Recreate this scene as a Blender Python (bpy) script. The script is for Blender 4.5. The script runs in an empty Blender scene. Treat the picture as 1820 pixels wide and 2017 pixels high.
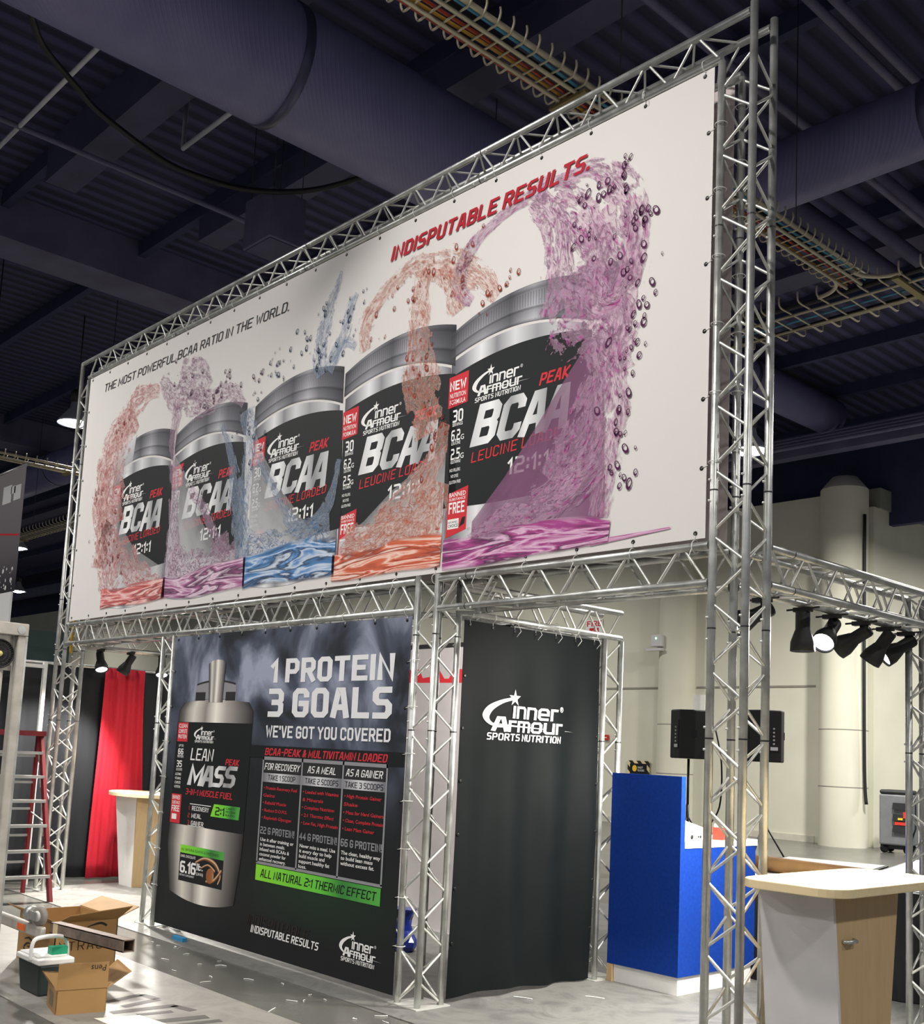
import bpy, bmesh, math, random
from mathutils import Vector, Matrix
random.seed(7)
R = math.radians
C = bpy.context.scene.collection
scene = bpy.context.scene

# ------------------------------------------------------------------ camera
cam_d = bpy.data.cameras.new('camera')
cam_d.sensor_fit = 'HORIZONTAL'; cam_d.sensor_width = 36.0
cam_d.lens = 36.0 * 2143.8 / 1820.0
cam_d.shift_y = (1220.2 - 1008.5) / 1820.0
cam_d.clip_end = 300
cam = bpy.data.objects.new('camera', cam_d); C.objects.link(cam)
_r = Vector((0.68174, 0.73008, 0.04701)); _u = Vector((0.05591, -0.11606, 0.99167)); _f = Vector((-0.72945, 0.67343, 0.11994))
m3 = Matrix((( _r.x, _u.x, -_f.x), (_r.y, _u.y, -_f.y), (_r.z, _u.z, -_f.z)))
cam.matrix_world = Matrix.Translation((0, 0, 1.6)) @ m3.to_4x4()
scene.camera = cam

# ------------------------------------------------------------------ world, exposure
scene.view_settings.view_transform = 'Standard'
scene.view_settings.look = 'None'
scene.view_settings.gamma = 1.0
scene.view_settings.use_curve_mapping = False
scene.view_settings.exposure = 0.0
world = bpy.data.worlds.new('world'); scene.world = world; world.use_nodes = True
bg = world.node_tree.nodes['Background']
bg.inputs['Color'].default_value = (0.80, 0.84, 0.92, 1); bg.inputs['Strength'].default_value = 0.22
HALL_W = 300.0          # watts of one high bay lamp
SPOT_W = 260.0          # watts of one lit track head

# ------------------------------------------------------------------ main dimensions (metres)
Y0 = 4.603; W = 0.193
XL, XK, XC, XR = -11.187, -8.873, -5.421, -3.138   # left tower, left column, middle column, right tower
ZL, ZU, ZTL, ZTU = 2.505, 2.700, 5.350, 5.540

# ------------------------------------------------------------------ helpers
def lin(h):
    if isinstance(h, str):
        h = h.lstrip('#'); v = [int(h[i:i+2], 16) / 255 for i in (0, 2, 4)]
    else: v = [x / 255 for x in h]
    return tuple((x / 12.92 if x <= .04045 else ((x + .055) / 1.055) ** 2.4) for x in v) + (1,)

class NT:
    def __init__(s, name):
        s.m = bpy.data.materials.new(name); s.m.use_nodes = True; s.t = s.m.node_tree
        s.b = s.t.nodes['Principled BSDF']; s.out = s.t.nodes['Material Output']
    def n(s, typ, attrs=None, **inp):
        nd = s.t.nodes.new('ShaderNode' + typ)
        for k, v in (attrs or {}).items(): setattr(nd, k, v)
        for k, v in inp.items():
            key = int(k[1:]) if k[0] == 'i' and k[1:].isdigit() else k.replace('_', ' ')
            s.set(nd.inputs[key], v)
        return nd
    def set(s, sock, v):
        if hasattr(v, 'is_linked') or isinstance(v, bpy.types.NodeSocket): s.t.links.new(v, sock)
        else: sock.default_value = v
    def bs(s, **inp):
        for k, v in inp.items(): s.set(s.b.inputs[k.replace('_', ' ')], v)
    def ramp(s, fac, stops, interp='LINEAR'):
        nd = s.t.nodes.new('ShaderNodeValToRGB'); s.t.links.new(fac, nd.inputs[0]); cr = nd.color_ramp; cr.interpolation = interp
        while len(cr.elements) < len(stops): cr.elements.new(0.5)
        for e, (p, c) in zip(cr.elements, stops):
            e.position = p; e.color = c if len(c) == 4 else tuple(c) + (1,)
        return nd.outputs[0]
    def math(s, op, a, b=0.0, c=0.0, clamp=False):
        nd = s.n('Math', {'operation': op, 'use_clamp': clamp}); s.set(nd.inputs[0], a); s.set(nd.inputs[1], b); s.set(nd.inputs[2], c)
        return nd.outputs[0]
    def mix(s, fac, a, b, mode='MIX'):
        nd = s.n('Mix', {'data_type': 'RGBA', 'blend_type': mode}); s.set(nd.inputs[0], fac); s.set(nd.inputs[6], a); s.set(nd.inputs[7], b)
        return nd.outputs[2]
    def coord(s, which='Object', scale=(1, 1, 1), rot=(0, 0, 0)):
        tc = s.n('TexCoord'); mp = s.n('Mapping'); s.t.links.new(tc.outputs[which], mp.inputs[0])
        mp.inputs['Scale'].default_value = scale; mp.inputs['Rotation'].default_value = rot
        return mp.outputs[0]
    def noise(s, vec, scale, detail=4, rough=.55, dist=0.0):
        nd = s.n('TexNoise', None, Vector=vec, Scale=scale, Detail=detail, Roughness=rough, Distortion=dist)
        return nd.outputs['Fac']
    def bump(s, h, strength=.2, dist=.01):
        nd = s.n('Bump', None, Height=h, Strength=strength, Distance=dist); s.t.links.new(nd.outputs[0], s.b.inputs['Normal'])

def plain(name, col, rough=.6, metal=0.0, vary=.06, vscale=6, spec=.5, bump=0):
    k = NT(name); v = k.coord('Object')
    c = lin(col); n = k.noise(v, vscale)
    lo = tuple(x * (1 - vary * 2) for x in c[:3]) + (1,); hi = tuple(min(1, x * (1 + vary)) for x in c[:3]) + (1,)
    k.bs(Base_Color=k.ramp(n, [(.3, lo), (.7, hi)]), Roughness=rough, Metallic=metal, Specular_IOR_Level=spec)
    if bump: k.bump(k.noise(v, vscale * 8), bump, .004)
    return k.m
def emit(name, col, strength):
    k = NT(name); k.bs(Base_Color=(0, 0, 0, 1), Emission_Color=lin(col), Emission_Strength=strength, Roughness=.5)
    return k.m
M = {}

class MB:
    """collects shapes; build() links them as one mesh object"""
    def __init__(s, map=None): s.v = []; s.f = []; s.uv = {}; s.map = map; s.sm = []
    def add(s, vs, fs, uvs=None, smooth=False):
        b = len(s.v)
        for i, p in enumerate(vs):
            s.v.append(tuple(s.map(*p)) if s.map else tuple(p))
            if uvs: s.uv[b + i] = uvs[i]
        for f in fs: s.f.append(tuple(b + i for i in f)); s.sm.append(smooth)
        return s
    def box(s, a, b):
        (x0, y0, z0), (x1, y1, z1) = a, b
        x0, x1 = sorted((x0, x1)); y0, y1 = sorted((y0, y1)); z0, z1 = sorted((z0, z1))
        return s.add([(x0,y0,z0),(x1,y0,z0),(x1,y1,z0),(x0,y1,z0),(x0,y0,z1),(x1,y0,z1),(x1,y1,z1),(x0,y1,z1)],
              [(0,3,2,1),(4,5,6,7),(0,1,5,4),(1,2,6,5),(2,3,7,6),(3,0,4,7)])
    def tube(s, pts, r, n=10, closed=False, caps=True):
        pts = [Vector(p) for p in pts]; vs = []; N = len(pts); up = None
        for i, p in enumerate(pts):
            if closed: d = pts[(i+1) % N] - pts[i-1]
            else: d = pts[min(i+1, N-1)] - pts[max(i-1, 0)]
            d.normalize()
            if up is None:
                a = Vector((0, 0, 1)) if abs(d.z) < .9 else Vector((1, 0, 0)); up = (a - d * a.dot(d)).normalized()
            else:
                up = up - d * up.dot(d); up.normalize()
            q = d.cross(up); rr = r[i] if isinstance(r, (list, tuple)) else r
            for k in range(n):
                t = 2 * math.pi * k / n; vs.append(p + (up * math.cos(t) + q * math.sin(t)) * rr)
        fs = []; last = N if closed else N - 1
        for i in range(last):
            j = (i + 1) % N
            for k in range(n): fs.append((i*n+k, i*n+(k+1) % n, j*n+(k+1) % n, j*n+k))
        b = len(s.v); s.add(vs, fs, smooth=True)
        if caps and not closed:
            s.f.append(tuple(b + k for k in reversed(range(n)))); s.f.append(tuple(b + (N-1)*n + k for k in range(n))); s.sm += [False, False]
        return s
    def lathe(s, prof, n=32, org=(0, 0, 0), axis=None):
        ax = Vector(axis).normalized() if axis else Vector((0, 0, 1)); o = Vector(org)
        a = Vector((1, 0, 0)) if abs(ax.x) < .9 else Vector((0, 1, 0)); a = (a - ax * a.dot(ax)).normalized(); c = ax.cross(a); vs = []
        for (r, z) in prof:
            for k in range(n):
                t = 2*math.pi*k/n; vs.append(o + ax * z + (a * math.cos(t) + c * math.sin(t)) * r)
        fs = [(i*n+k, i*n+(k+1) % n, (i+1)*n+(k+1) % n, (i+1)*n+k) for i in range(len(prof)-1) for k in range(n)]
        return s.add(vs, fs, smooth=True)
    def prism(s, poly, z0, z1, ax=2):
        """polygon in the plane across axis ax, extruded along it"""
        def P(a, b, h): return (a, b, h) if ax == 2 else ((a, h, b) if ax == 1 else (h, a, b))
        n = len(poly); vs = [P(a, b, z0) for a, b in poly] + [P(a, b, z1) for a, b in poly]
        return s.add(vs, [tuple(reversed(range(n))), tuple(range(n, 2*n))] + [(i, (i+1) % n, n+(i+1) % n, n+i) for i in range(n)])
    def loft(s, polys):
        n = len(polys[0]); vs = [p for q in polys for p in q]; L = len(polys)
        fs = [tuple(reversed(range(n))), tuple(range((L-1)*n, L*n))]
        for l in range(L-1): fs += [(l*n+i, l*n+(i+1) % n, (l+1)*n+(i+1) % n, (l+1)*n+i) for i in range(n)]
        return s.add(vs, fs)
    # ---- flat print shapes (2d coordinates, need a map)
    def poly(s, pts, d=0.0, uvs=None): return s.add([(x, z, d) for x, z in pts], [tuple(range(len(pts)))], uvs)
    def rect(s, x0, z0, x1, z1, d=0.0): return s.poly([(x0, z0), (x1, z0), (x1, z1), (x0, z1)], d)
    def band(s, top, bot, d=0.0):
        """surface between two equally long polylines, uv u along, v bottom to top"""
        n = len(top); vs = [(x, z, d) for x, z in bot] + [(x, z, d) for x, z in top]
        uv = [(i/(n-1), 0) for i in range(n)] + [(i/(n-1), 1) for i in range(n)]
        return s.add(vs, [(i, i+1, n+i+1, n+i) for i in range(n-1)], uv)
    def ribbon(s, path, d=0.0, seg=10, u0=0.0):
        """splash ribbon along [(x, z, width)], smoothed; uv u in metres, v across"""
        pts = smooth(path, seg); vs = []; uv = []; L = u0
        for i, (x, z, w) in enumerate(pts):
            a = pts[max(i-1, 0)]; b = pts[min(i+1, len(pts)-1)]; dx, dz = b[0]-a[0], b[1]-a[1]; l = math.hypot(dx, dz) or 1
            nx, nz = -dz/l, dx/l
            if i: L += math.hypot(x-pts[i-1][0], z-pts[i-1][1])
            for t in (-1, -.5, 0, .5, 1):
                vs.append((x + nx*w*.5*t, z + nz*w*.5*t, d)); uv.append((L, (t+1)/2))
        fs = [(i*5+k, i*5+k+1, i*5+k+6, i*5+k+5) for i in range(len(pts)-1) for k in range(4)]
        return s.add(vs, fs, uv)
    def build(s, name, mat, parent=None, loc=(0, 0, 0), bevel=0, sharp=False):
        me = bpy.data.meshes.new(name); me.from_pydata([tuple(v) for v in s.v], [], s.f); me.update()
        if s.uv:
            ul = me.uv_layers.new(name='UVMap')
            for l in me.loops: ul.data[l.index].uv = s.uv.get(l.vertex_index, (0, 0))
        if not sharp:
            for p, k in zip(me.polygons, s.sm): p.use_smooth = k
        o = bpy.data.objects.new(name, me); C.objects.link(o); o.location = loc
        if mat is not None: me.materials.append(mat)
        if parent: o.parent = parent
        if bevel:
            bv = o.modifiers.new('bevel', 'BEVEL'); bv.width = bevel; bv.segments = 2; bv.limit_method = 'ANGLE'
        return o

def smooth(path, seg=8):
    out = []; n = len(path)
    for i in range(n-1):
        p0, p1, p2, p3 = path[max(i-1, 0)], path[i], path[i+1], path[min(i+2, n-1)]
        for k in range(seg):
            t = k/seg
            out.append(tuple(.5*((2*b)+(-a+c)*t+(2*a-5*b+4*c-e)*t*t+(-a+3*b-3*c+e)*t**3) for a, b, c, e in zip(p0, p1, p2, p3)))
    out.append(tuple(path[-1])); return out

def tag(o, label=None, cat=None, group=None, kind=None):
    if label: o['label'] = label
    if cat: o['category'] = cat
    if group: o['group'] = group
    if kind: o['kind'] = kind
    return o
def thing(name, label, cat, loc=(0, 0, 0), rz=0.0, group=None):
    o = bpy.data.objects.new(name, None); C.objects.link(o); o.location = loc; o.rotation_euler = (0, 0, rz); o.empty_display_size = .1
    return tag(o, label, cat, group)
def struct(name, mb, mat, label=None, cat=None): 
    o = mb.build(name, mat); o['kind'] = 'structure'; return tag(o, label, cat)
def copy_tree(o, parent=None):
    c = o.copy(); C.objects.link(c)
    if parent: c.parent = parent
    for ch in list(o.children): copy_tree(ch, c)
    return c

# ---- stroke lettering (techno capitals on a 4 x 6 grid)
G = {
'A': [[(0,0),(1.3,6),(2.7,6),(4,0)],[(.6,1.9),(3.4,1.9)]],
'B': [[(0,0),(0,6),(3.3,6),(4,5.3),(4,3.8),(3.3,3.1),(0,3.1)],[(3.3,3.1),(4,2.4),(4,.7),(3.3,0),(0,0)]],
'C': [[(4,4.95),(4,5.2),(3.2,6),(.8,6),(0,5.2),(0,.8),(.8,0),(3.2,0),(4,.8),(4,1.05)]],
'D': [[(0,0),(0,6),(3,6),(4,5),(4,1),(3,0),(0,0)]],
'E': [[(4,6),(0,6),(0,0),(4,0)],[(0,3.1),(3.2,3.1)]],
'F': [[(4,6),(0,6),(0,0)],[(0,3),(3.2,3)]],
'G': [[(4,5.0),(4,5.2),(3.2,6),(.8,6),(0,5.2),(0,.8),(.8,0),(3.2,0),(4,.8),(4,2.8),(2.2,2.8)]],
'H': [[(0,0),(0,6)],[(4,0),(4,6)],[(0,3),(4,3)]],
'I': [[(0,0),(0,6)]],
'J': [[(4,6),(4,.8),(3.2,0),(.8,0),(0,.8),(0,1.8)]],
'K': [[(0,0),(0,6)],[(3.8,6),(.6,3),(4,0)]],
'L': [[(0,6),(0,0),(3.6,0)]],
'M': [[(0,0),(0,6),(2.5,1.2),(5,6),(5,0)]],
'N': [[(0,0),(0,6),(4,0),(4,6)]],
'O': [[(.8,0),(0,.8),(0,5.2),(.8,6),(3.2,6),(4,5.2),(4,.8),(3.2,0),(.8,0)]],
'P': [[(0,0),(0,6),(3.2,6),(4,5.2),(4,3.4),(3.2,2.6),(0,2.6)]],
'R': [[(0,0),(0,6),(3.2,6),(4,5.2),(4,3.6),(3.2,2.8),(0,2.8)],[(2.2,2.8),(4,0)]],
'S': [[(3.8,6),(.8,6),(0,5.2),(0,3.8),(.8,3.1),(3.2,3.1),(4,2.3),(4,.8),(3.2,0),(.2,0)]],
'T': [[(0,6),(4,6)],[(2,6),(2,0)]],
'U': [[(0,6),(0,.8),(.8,0),(3.2,0),(4,.8),(4,6)]],
'V': [[(0,6),(1.6,0),(2.4,0),(4,6)]],
'W': [[(0,6),(1.2,0),(2.7,4.5),(4.2,0),(5.4,6)]],
'X': [[(0,0),(4,6)],[(0,6),(4,0)]],
'Y': [[(0,6),(2,3),(4,6)],[(2,3),(2,0)]],
'Z': [[(0,6),(4,6),(0,0),(4,0)]],
'0': [[(.8,0),(0,.8),(0,5.2),(.8,6),(3.2,6),(4,5.2),(4,.8),(3.2,0),(.8,0)]],
'1': [[(0,4.6),(1.3,6),(1.3,0)]],
'2': [[(.2,6),(3.2,6),(4,5.2),(4,3.9),(3.2,3.1),(.8,3.1),(0,2.3),(0,0),(4,0)]],
'3': [[(.2,6),(3.2,6),(4,5.2),(4,3.8),(3.3,3.1),(1.4,3.1)],[(3.3,3.1),(4,2.4),(4,.8),(3.2,0),(.2,0)]],
'4': [[(3,0),(3,6),(0,1.8),(4,1.8)]],
'5': [[(4,6),(0,6),(0,3.4),(3.2,3.4),(4,2.6),(4,.8),(3.2,0),(0,0)]],
'6': [[(3.8,6),(.8,6),(0,5.2),(0,.8),(.8,0),(3.2,0),(4,.8),(4,2.6),(3.2,3.4),(0,3.4)]],
'7': [[(0,6),(4,6),(1.4,0)]],
'8': [[(.8,0),(0,.8),(0,2.4),(.7,3.1),(0,3.8),(0,5.2),(.8,6),(3.2,6),(4,5.2),(4,3.8),(3.3,3.1),(4,2.4),(4,.8),(3.2,0),(.8,0)],[(.7,3.1),(3.3,3.1)]],
':': [[(0,1.1),(0,1.6)],[(0,4.1),(0,4.6)]],
'.': [[(0,0),(0,.15)]], "'": [[(0,6),(0,4.8)]], '-': [[(0,3),(2,3)]], '!': [[(0,6),(0,2.2)],[(0,0),(0,.15)]],
'&': [[(4,3),(1,0),(.3,.7),(.3,2),(2.6,4.4),(2.6,5.3),(2,6),(1.2,6),(.6,5.3),(.6,4.6),(4,0)]],
'a': [[(.3,4),(3.4,4),(4,3.4),(4,0)],[(4,2.3),(.7,2.3),(0,1.7),(0,.6),(.7,0),(4,0)]],
'e': [[(.3,1.9),(4,1.9),(4,3.3),(3.3,4),(.7,4),(0,3.3),(0,.7),(.7,0),(3.7,0)]],
'i': [[(0,0),(0,4)]],
'm': [[(0,0),(0,4),(5.3,4),(6,3.3),(6,0)],[(3,4),(3,0)]],
'n': [[(0,0),(0,4),(3.3,4),(4,3.3),(4,0)]],
'o': [[(.7,0),(0,.7),(0,3.3),(.7,4),(3.3,4),(4,3.3),(4,.7),(3.3,0),(.7,0)]],
'r': [[(0,0),(0,4),(2.6,4)]],
'u': [[(0,4),(0,.7),(.7,0),(4,0),(4,4)]],
}
ASP = .76
def stroke(mb, pl, hw, f, d):
    n = len(pl); Ls = []; Rs = []; closed = pl[0] == pl[-1]
    P = [Vector(p) for p in pl]
    if closed: P = P[:-1]; n -= 1
    for i in range(n):
        a = P[i-1] if (i or closed) else None; b = P[(i+1) % n] if (i < n-1 or closed) else None; p = P[i]
        d1 = (p-a).normalized() if a is not None else None; d2 = (b-p).normalized() if b is not None else None
        if d1 is None: q = p - Vector((d2.x*hw, d2.y*hw*ASP)); nn = Vector((-d2.y, d2.x)); k = hw
        elif d2 is None: q = p + Vector((d1.x*hw, d1.y*hw*ASP)); nn = Vector((-d1.y, d1.x)); k = hw
        else:
            n1 = Vector((-d1.y, d1.x)); n2 = Vector((-d2.y, d2.x)); nn = (n1+n2)
            if nn.length < .3: nn = n1
            nn.normalize(); k = min(hw/max(nn.dot(n1), .3), hw*1.9); q = p
        o = Vector((nn.x*k, nn.y*k*ASP)); Ls.append(f(*(q+o))); Rs.append(f(*(q-o)))
    for i in range(n if closed else n-1):
        j = (i+1) % n; mb.add([p+(d+.000025*i,) for p in (Rs[i], Rs[j], Ls[j], Ls[i])], [(0, 1, 2, 3)])
def stext(mb, text, x0, z0, Wd, H, hw=.75, shear=0.0, gap=.9, d=0.0, z1=None, cap=6.0):
    """letters filling the box x0..x0+Wd, z0..z0+H; z1 = baseline height at the right end"""
    tot = 0.0; lay = []
    for ch in text:
        if ch == ' ': tot += 2.4; continue
        g = G[ch]; w = max(p[0] for l in g for p in l); lay.append((g, tot)); tot += w + 2*hw + gap
    tot -= gap; sx = Wd/(tot + shear*0); sz = H/(cap+2*hw*ASP); slope = 0 if z1 is None else (z1-z0)/Wd
    for g, off in lay:
        def f(x, z, off=off):
            X = (off+hw+x)*sx; Z = (z+hw*ASP)*sz
            return (x0 + X + shear*Z, z0 + Z + slope*X)
        for q, pl in enumerate(g): stroke(mb, pl, hw, f, d+.00025*q)
def btext(mb, body, x0, z0, size, Wd=None, bold=0.0, shear=0.0, d=0.0, H=None, fl=1):
    """built-in font text, optionally squeezed into Wd; appended to mb as flat faces"""
    cu = bpy.data.curves.new('text', 'FONT'); cu.body = body; cu.size = size; cu.offset = bold*size; cu.shear = shear; cu.resolution_u = 2; cu.fill_mode = 'FRONT'
    o = bpy.data.objects.new('text', cu); C.objects.link(o); bpy.context.view_layer.update()
    me = o.evaluated_get(bpy.context.evaluated_depsgraph_get()).to_mesh()
    vs = [v.co.copy() for v in me.vertices]; fs = [tuple(p.vertices) for p in me.polygons]
    x_min = min(v.x for v in vs); x_max = max(v.x for v in vs); z_min = min(v.y for v in vs); z_max = max(v.y for v in vs)
    k = Wd/(x_max-x_min) if Wd else 1; kz = H/(z_max-z_min) if H else 1
    mb.add([(x0+fl*(v.x-x_min)*k, z0+fl*(v.y*kz if not H else (v.y-z_min)*kz), d) for v in vs], fs)
    o.to_mesh_clear(); bpy.data.objects.remove(o); bpy.data.curves.remove(cu)
def logo(mb, x0, z0, Wd, H=None, d=0.0):
    """the maker's mark: shooting star swoosh, two words and a line below, width Wd"""
    k = Wd/.92; kz = (H/.32) if H else k
    F = lambda x, z: (x0+(x-.2)*k, z0+(z-1.68)*kz)
    sw_o = smooth([(.46,1.978),(.36,1.955),(.25,1.91),(.20,1.855),(.22,1.815),(.28,1.785),(.345,1.775)], 6)
    sw_i = smooth([(.48,1.962),(.39,1.937),(.305,1.89),(.268,1.845),(.272,1.82),(.30,1.80),(.345,1.79)], 6)
    mb.add([F(*p)+(d,) for p in sw_o]+[F(*p)+(d,) for p in sw_i], [(i, i+1, len(sw_o)+i+1, len(sw_o)+i) for i in range(len(sw_o)-1)])
    st = [F(.495+(.06 if i % 2 == 0 else .022)*math.cos(R(90+36*i)), 1.975+(.06 if i % 2 == 0 else .022)*math.sin(R(90+36*i)))+(d,) for i in range(10)]
    c = F(.495, 1.975)+(d,); mb.add([c]+st, [(0, 1+i, 1+(i+1) % 10) for i in range(10)])
    a, b = F(.475, 1.838); stext(mb, 'inner', a, b, .455*k, .085*kz, hw=.66, gap=.55, d=d, cap=4.0, shear=.08)
    a, b = F(.29, 1.745); stext(mb, 'A', a, b, .15*k, .10*kz, hw=.8, d=d, shear=.1)
    a, b = F(.435, 1.745); stext(mb, 'rmour', a, b, .55*k, .078*kz, hw=.66, gap=.55, d=d, cap=4.0, shear=.08)
    mb.add([F(*p)+(d*1.2,) for p in ((.30,1.80),(.45,1.792),(1.12,1.772),(.45,1.781))], [(0, 3, 2, 1)])
    a, b = F(.25, 1.685); stext(mb, 'SPORTS NUTRITION', a, b, .72*k, .048*kz, hw=.75, d=d, shear=.1)
    a, b = F(.955, 1.905); btext(mb, '\u00ae', a, b, .055*k, d=d)

# ------------------------------------------------------------------ materials
def aluminium():
    k = NT('brushed aluminium'); v = k.coord('Object'); n = k.noise(v, 9, 5)
    k.bs(Base_Color=k.ramp(n, [(.3, lin('#a9aaa6')), (.7, lin('#d3d4d0'))]), Metallic=.78, Roughness=k.math('MULTIPLY_ADD', n, .25, .22)); return k.m
M['alu'] = aluminium()
M['lace'] = plain('lacing aluminium', '#d8d8d2', .38, .6, .05)
M['dark'] = plain('dark metal', '#3a3b3c', .5, .5)
M['tie'] = plain('white nylon', '#e6e6e0', .45)
M['black_dot'] = plain('grommet metal', '#22211f', .4, .6)
M['black'] = plain('matt black', '#17181a', .55)
M['blackplastic'] = plain('black textured plastic', '#1d1e1f', .6, 0, .1, 40, .5, .3)
M['white'] = plain('white laminate', '#e8e7e3', .4, 0, .02)
M['panelgrey'] = plain('light grey laminate', '#cfcccc', .5, 0, .02)
def cloth(name, col, rough=.75, wr=.25):
    k = NT(name); v = k.coord('Object'); c = lin(col); n = k.noise(v, 1.3, 3)
    k.bs(Base_Color=c, Roughness=rough, Specular_IOR_Level=.25)
    w = k.noise(k.coord('Object', (3.2, 1, .35)), 1.6, 3, .5, .6); k.bump(w, wr, .03); return k.m
M['banner'] = cloth('white banner vinyl', '#d8d4d1', .75)
M['rear_banner'] = cloth('off white banner back', '#d2c5c4', .8)
M['p_red'] = cloth('red print', '#b01e2e', .7, .1)
M['p_red2'] = cloth('bright red print', '#c8303a', .7, .1)
M['p_black'] = cloth('black print', '#15191a', .6, .1)
M['p_char'] = cloth('charcoal print', '#2b2b2e', .7, .1)
M['p_white'] = cloth('white print', '#e9e8e6', .7, .1)
M['p_grey'] = cloth('light grey print', '#e0e0e2', .7, .1)
M['p_mid'] = cloth('mid grey print', '#8a8a8e', .7, .1)
M['p_pink'] = cloth('pink print', '#e9a0a4', .7, .1)
M['p_dim'] = cloth('dim brown print', '#2c2422', .7, .1)
def silver(name, axis_uv=True, stops=None, ridged=False):
    k = NT(name); uv = k.n('TexCoord').outputs['UV']; sp = k.n('SeparateXYZ'); k.t.links.new(uv, sp.inputs[0])
    c = k.ramp(sp.outputs[0], stops)
    if ridged:
        rg = k.math('GREATER_THAN', k.math('SINE', k.math('MULTIPLY', sp.outputs[0], 330.0)), 0.0)
        inb = k.math('MULTIPLY', k.math('GREATER_THAN', sp.outputs[1], .42), k.math('LESS_THAN', sp.outputs[1], .80))
        c = k.mix(k.math('MULTIPLY', k.math('MULTIPLY', rg, inb), .45), c, lin('#55555a'))
        ln = k.ramp(sp.outputs[1], [(0, lin('#8d8d92')), (.08, lin('#ffffff')), (.30, lin('#c8c8cc')), (.36, lin('#5a5a60')), (.42, lin('#ffffff')), (.80, lin('#b0b0b4')), (.86, lin('#6f6f74')), (.97, lin('#d8d8d8')), (1, lin('#707074'))])
        c = k.mix(.75, c, ln, 'MULTIPLY')
    k.bs(Base_Color=c, Roughness=.65, Specular_IOR_Level=.3); return k.m
M['p_lid'] = silver('printed lid', stops=[(0, lin('#3c3c42')), (.08, lin('#77777d')), (.25, lin('#9b9ba1')), (.45, lin('#606066')), (.62, lin('#b9b9be')), (.74, lin('#78787e')), (.9, lin('#54545a')), (1, lin('#38383e'))], ridged=True)
M['p_body'] = silver('printed silver body', stops=[(0, lin('#505056')), (.1, lin('#8d8d92')), (.24, lin('#e4e4e6')), (.36, lin('#88888d')), (.5, lin('#d6d6d8')), (.66, lin('#9a9a9e')), (.85, lin('#c8c8ca')), (1, lin('#66666c'))])
M['p_silver'] = silver('printed silver letters', stops=[(0, lin('#c9cacc')), (.2, lin('#f0f0f0')), (.4, lin('#9a9c9e')), (.55, lin('#e6e6e6')), (.75, lin('#8b8d90')), (1, lin('#d5d6d8'))])

def splash_mat(name, tint, mid, dark, dens=.5):
    k = NT(name); tc = k.n('TexCoord'); sp = k.n('SeparateXYZ'); k.t.links.new(tc.outputs['UV'], sp.inputs[0])
    mp = k.n('Mapping'); k.t.links.new(tc.outputs['UV'], mp.inputs[0]); mp.inputs['Scale'].default_value = (4.2, 3.4, 1)
    n1 = k.noise(mp.outputs[0], 1.5, 6, .60, 1.6)
    n2 = k.noise(mp.outputs[0], 3.4, 5, .62, .8)
    n3 = k.noise(mp.outputs[0], 1.1, 5, .65, .7)
    line = k.math('SUBTRACT', 1.0, k.math('MULTIPLY', k.math('ABSOLUTE', k.math('SUBTRACT', n1, .5)), 22.0), clamp=True)
    line2 = k.math('SUBTRACT', 1.0, k.math('MULTIPLY', k.math('ABSOLUTE', k.math('SUBTRACT', n2, .48)), 30.0), clamp=True)
    v = sp.outputs[1]; e = k.math('MULTIPLY', k.math('MULTIPLY', v, k.math('SUBTRACT', 1.0, v)), 4.0)
    env = k.math('ADD', k.math('MULTIPLY', e, .9), k.math('MULTIPLY', k.math('SUBTRACT', n3, .5), 3.4))
    edge = k.math('MULTIPLY', k.math('SUBTRACT', env, .38), 7.0, clamp=True)
    rim = k.math('SUBTRACT', 1.0, k.math('MULTIPLY', k.math('ABSOLUTE', k.math('SUBTRACT', env, .46)), 16.0), clamp=True)
    blot = k.ramp(n2, [(.50, (0, 0, 0, 1)), (.66, (1, 1, 1, 1))])
    fill = k.math('ADD', k.math('MULTIPLY', blot, dens), dens*.35)
    a = k.math('MAXIMUM', k.math('MAXIMUM', k.math('MULTIPLY', line, .95), k.math('MULTIPLY', line2, .55)), fill, clamp=True)
    alpha = k.math('MAXIMUM', k.math('MULTIPLY', a, edge), k.math('MULTIPLY', rim, .7))
    ink = k.math('MAXIMUM', k.math('MULTIPLY', line, .85), k.math('MULTIPLY', rim, .6))
    col = k.mix(ink, k.mix(blot, lin(tint), lin(mid)), lin(dark))
    k.bs(Base_Color=col, Roughness=.7, Specular_IOR_Level=.25, Alpha=alpha); return k.m
def veil_mat(name, col, a0, a1):
    """translucent printed wash, fading along uv v"""
    k = NT(name); tc = k.n('TexCoord'); sp = k.n('SeparateXYZ'); k.t.links.new(tc.outputs['UV'], sp.inputs[0])
    n = k.noise(tc.outputs['UV'], 4, 4, .5, .6)
    al = k.math('MULTIPLY_ADD', sp.outputs[1], a1-a0, a0); al = k.math('MULTIPLY', al, k.math('MULTIPLY_ADD', n, .6, .7), clamp=True)
    k.bs(Base_Color=lin(col), Roughness=.7, Alpha=al); return k.m
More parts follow.
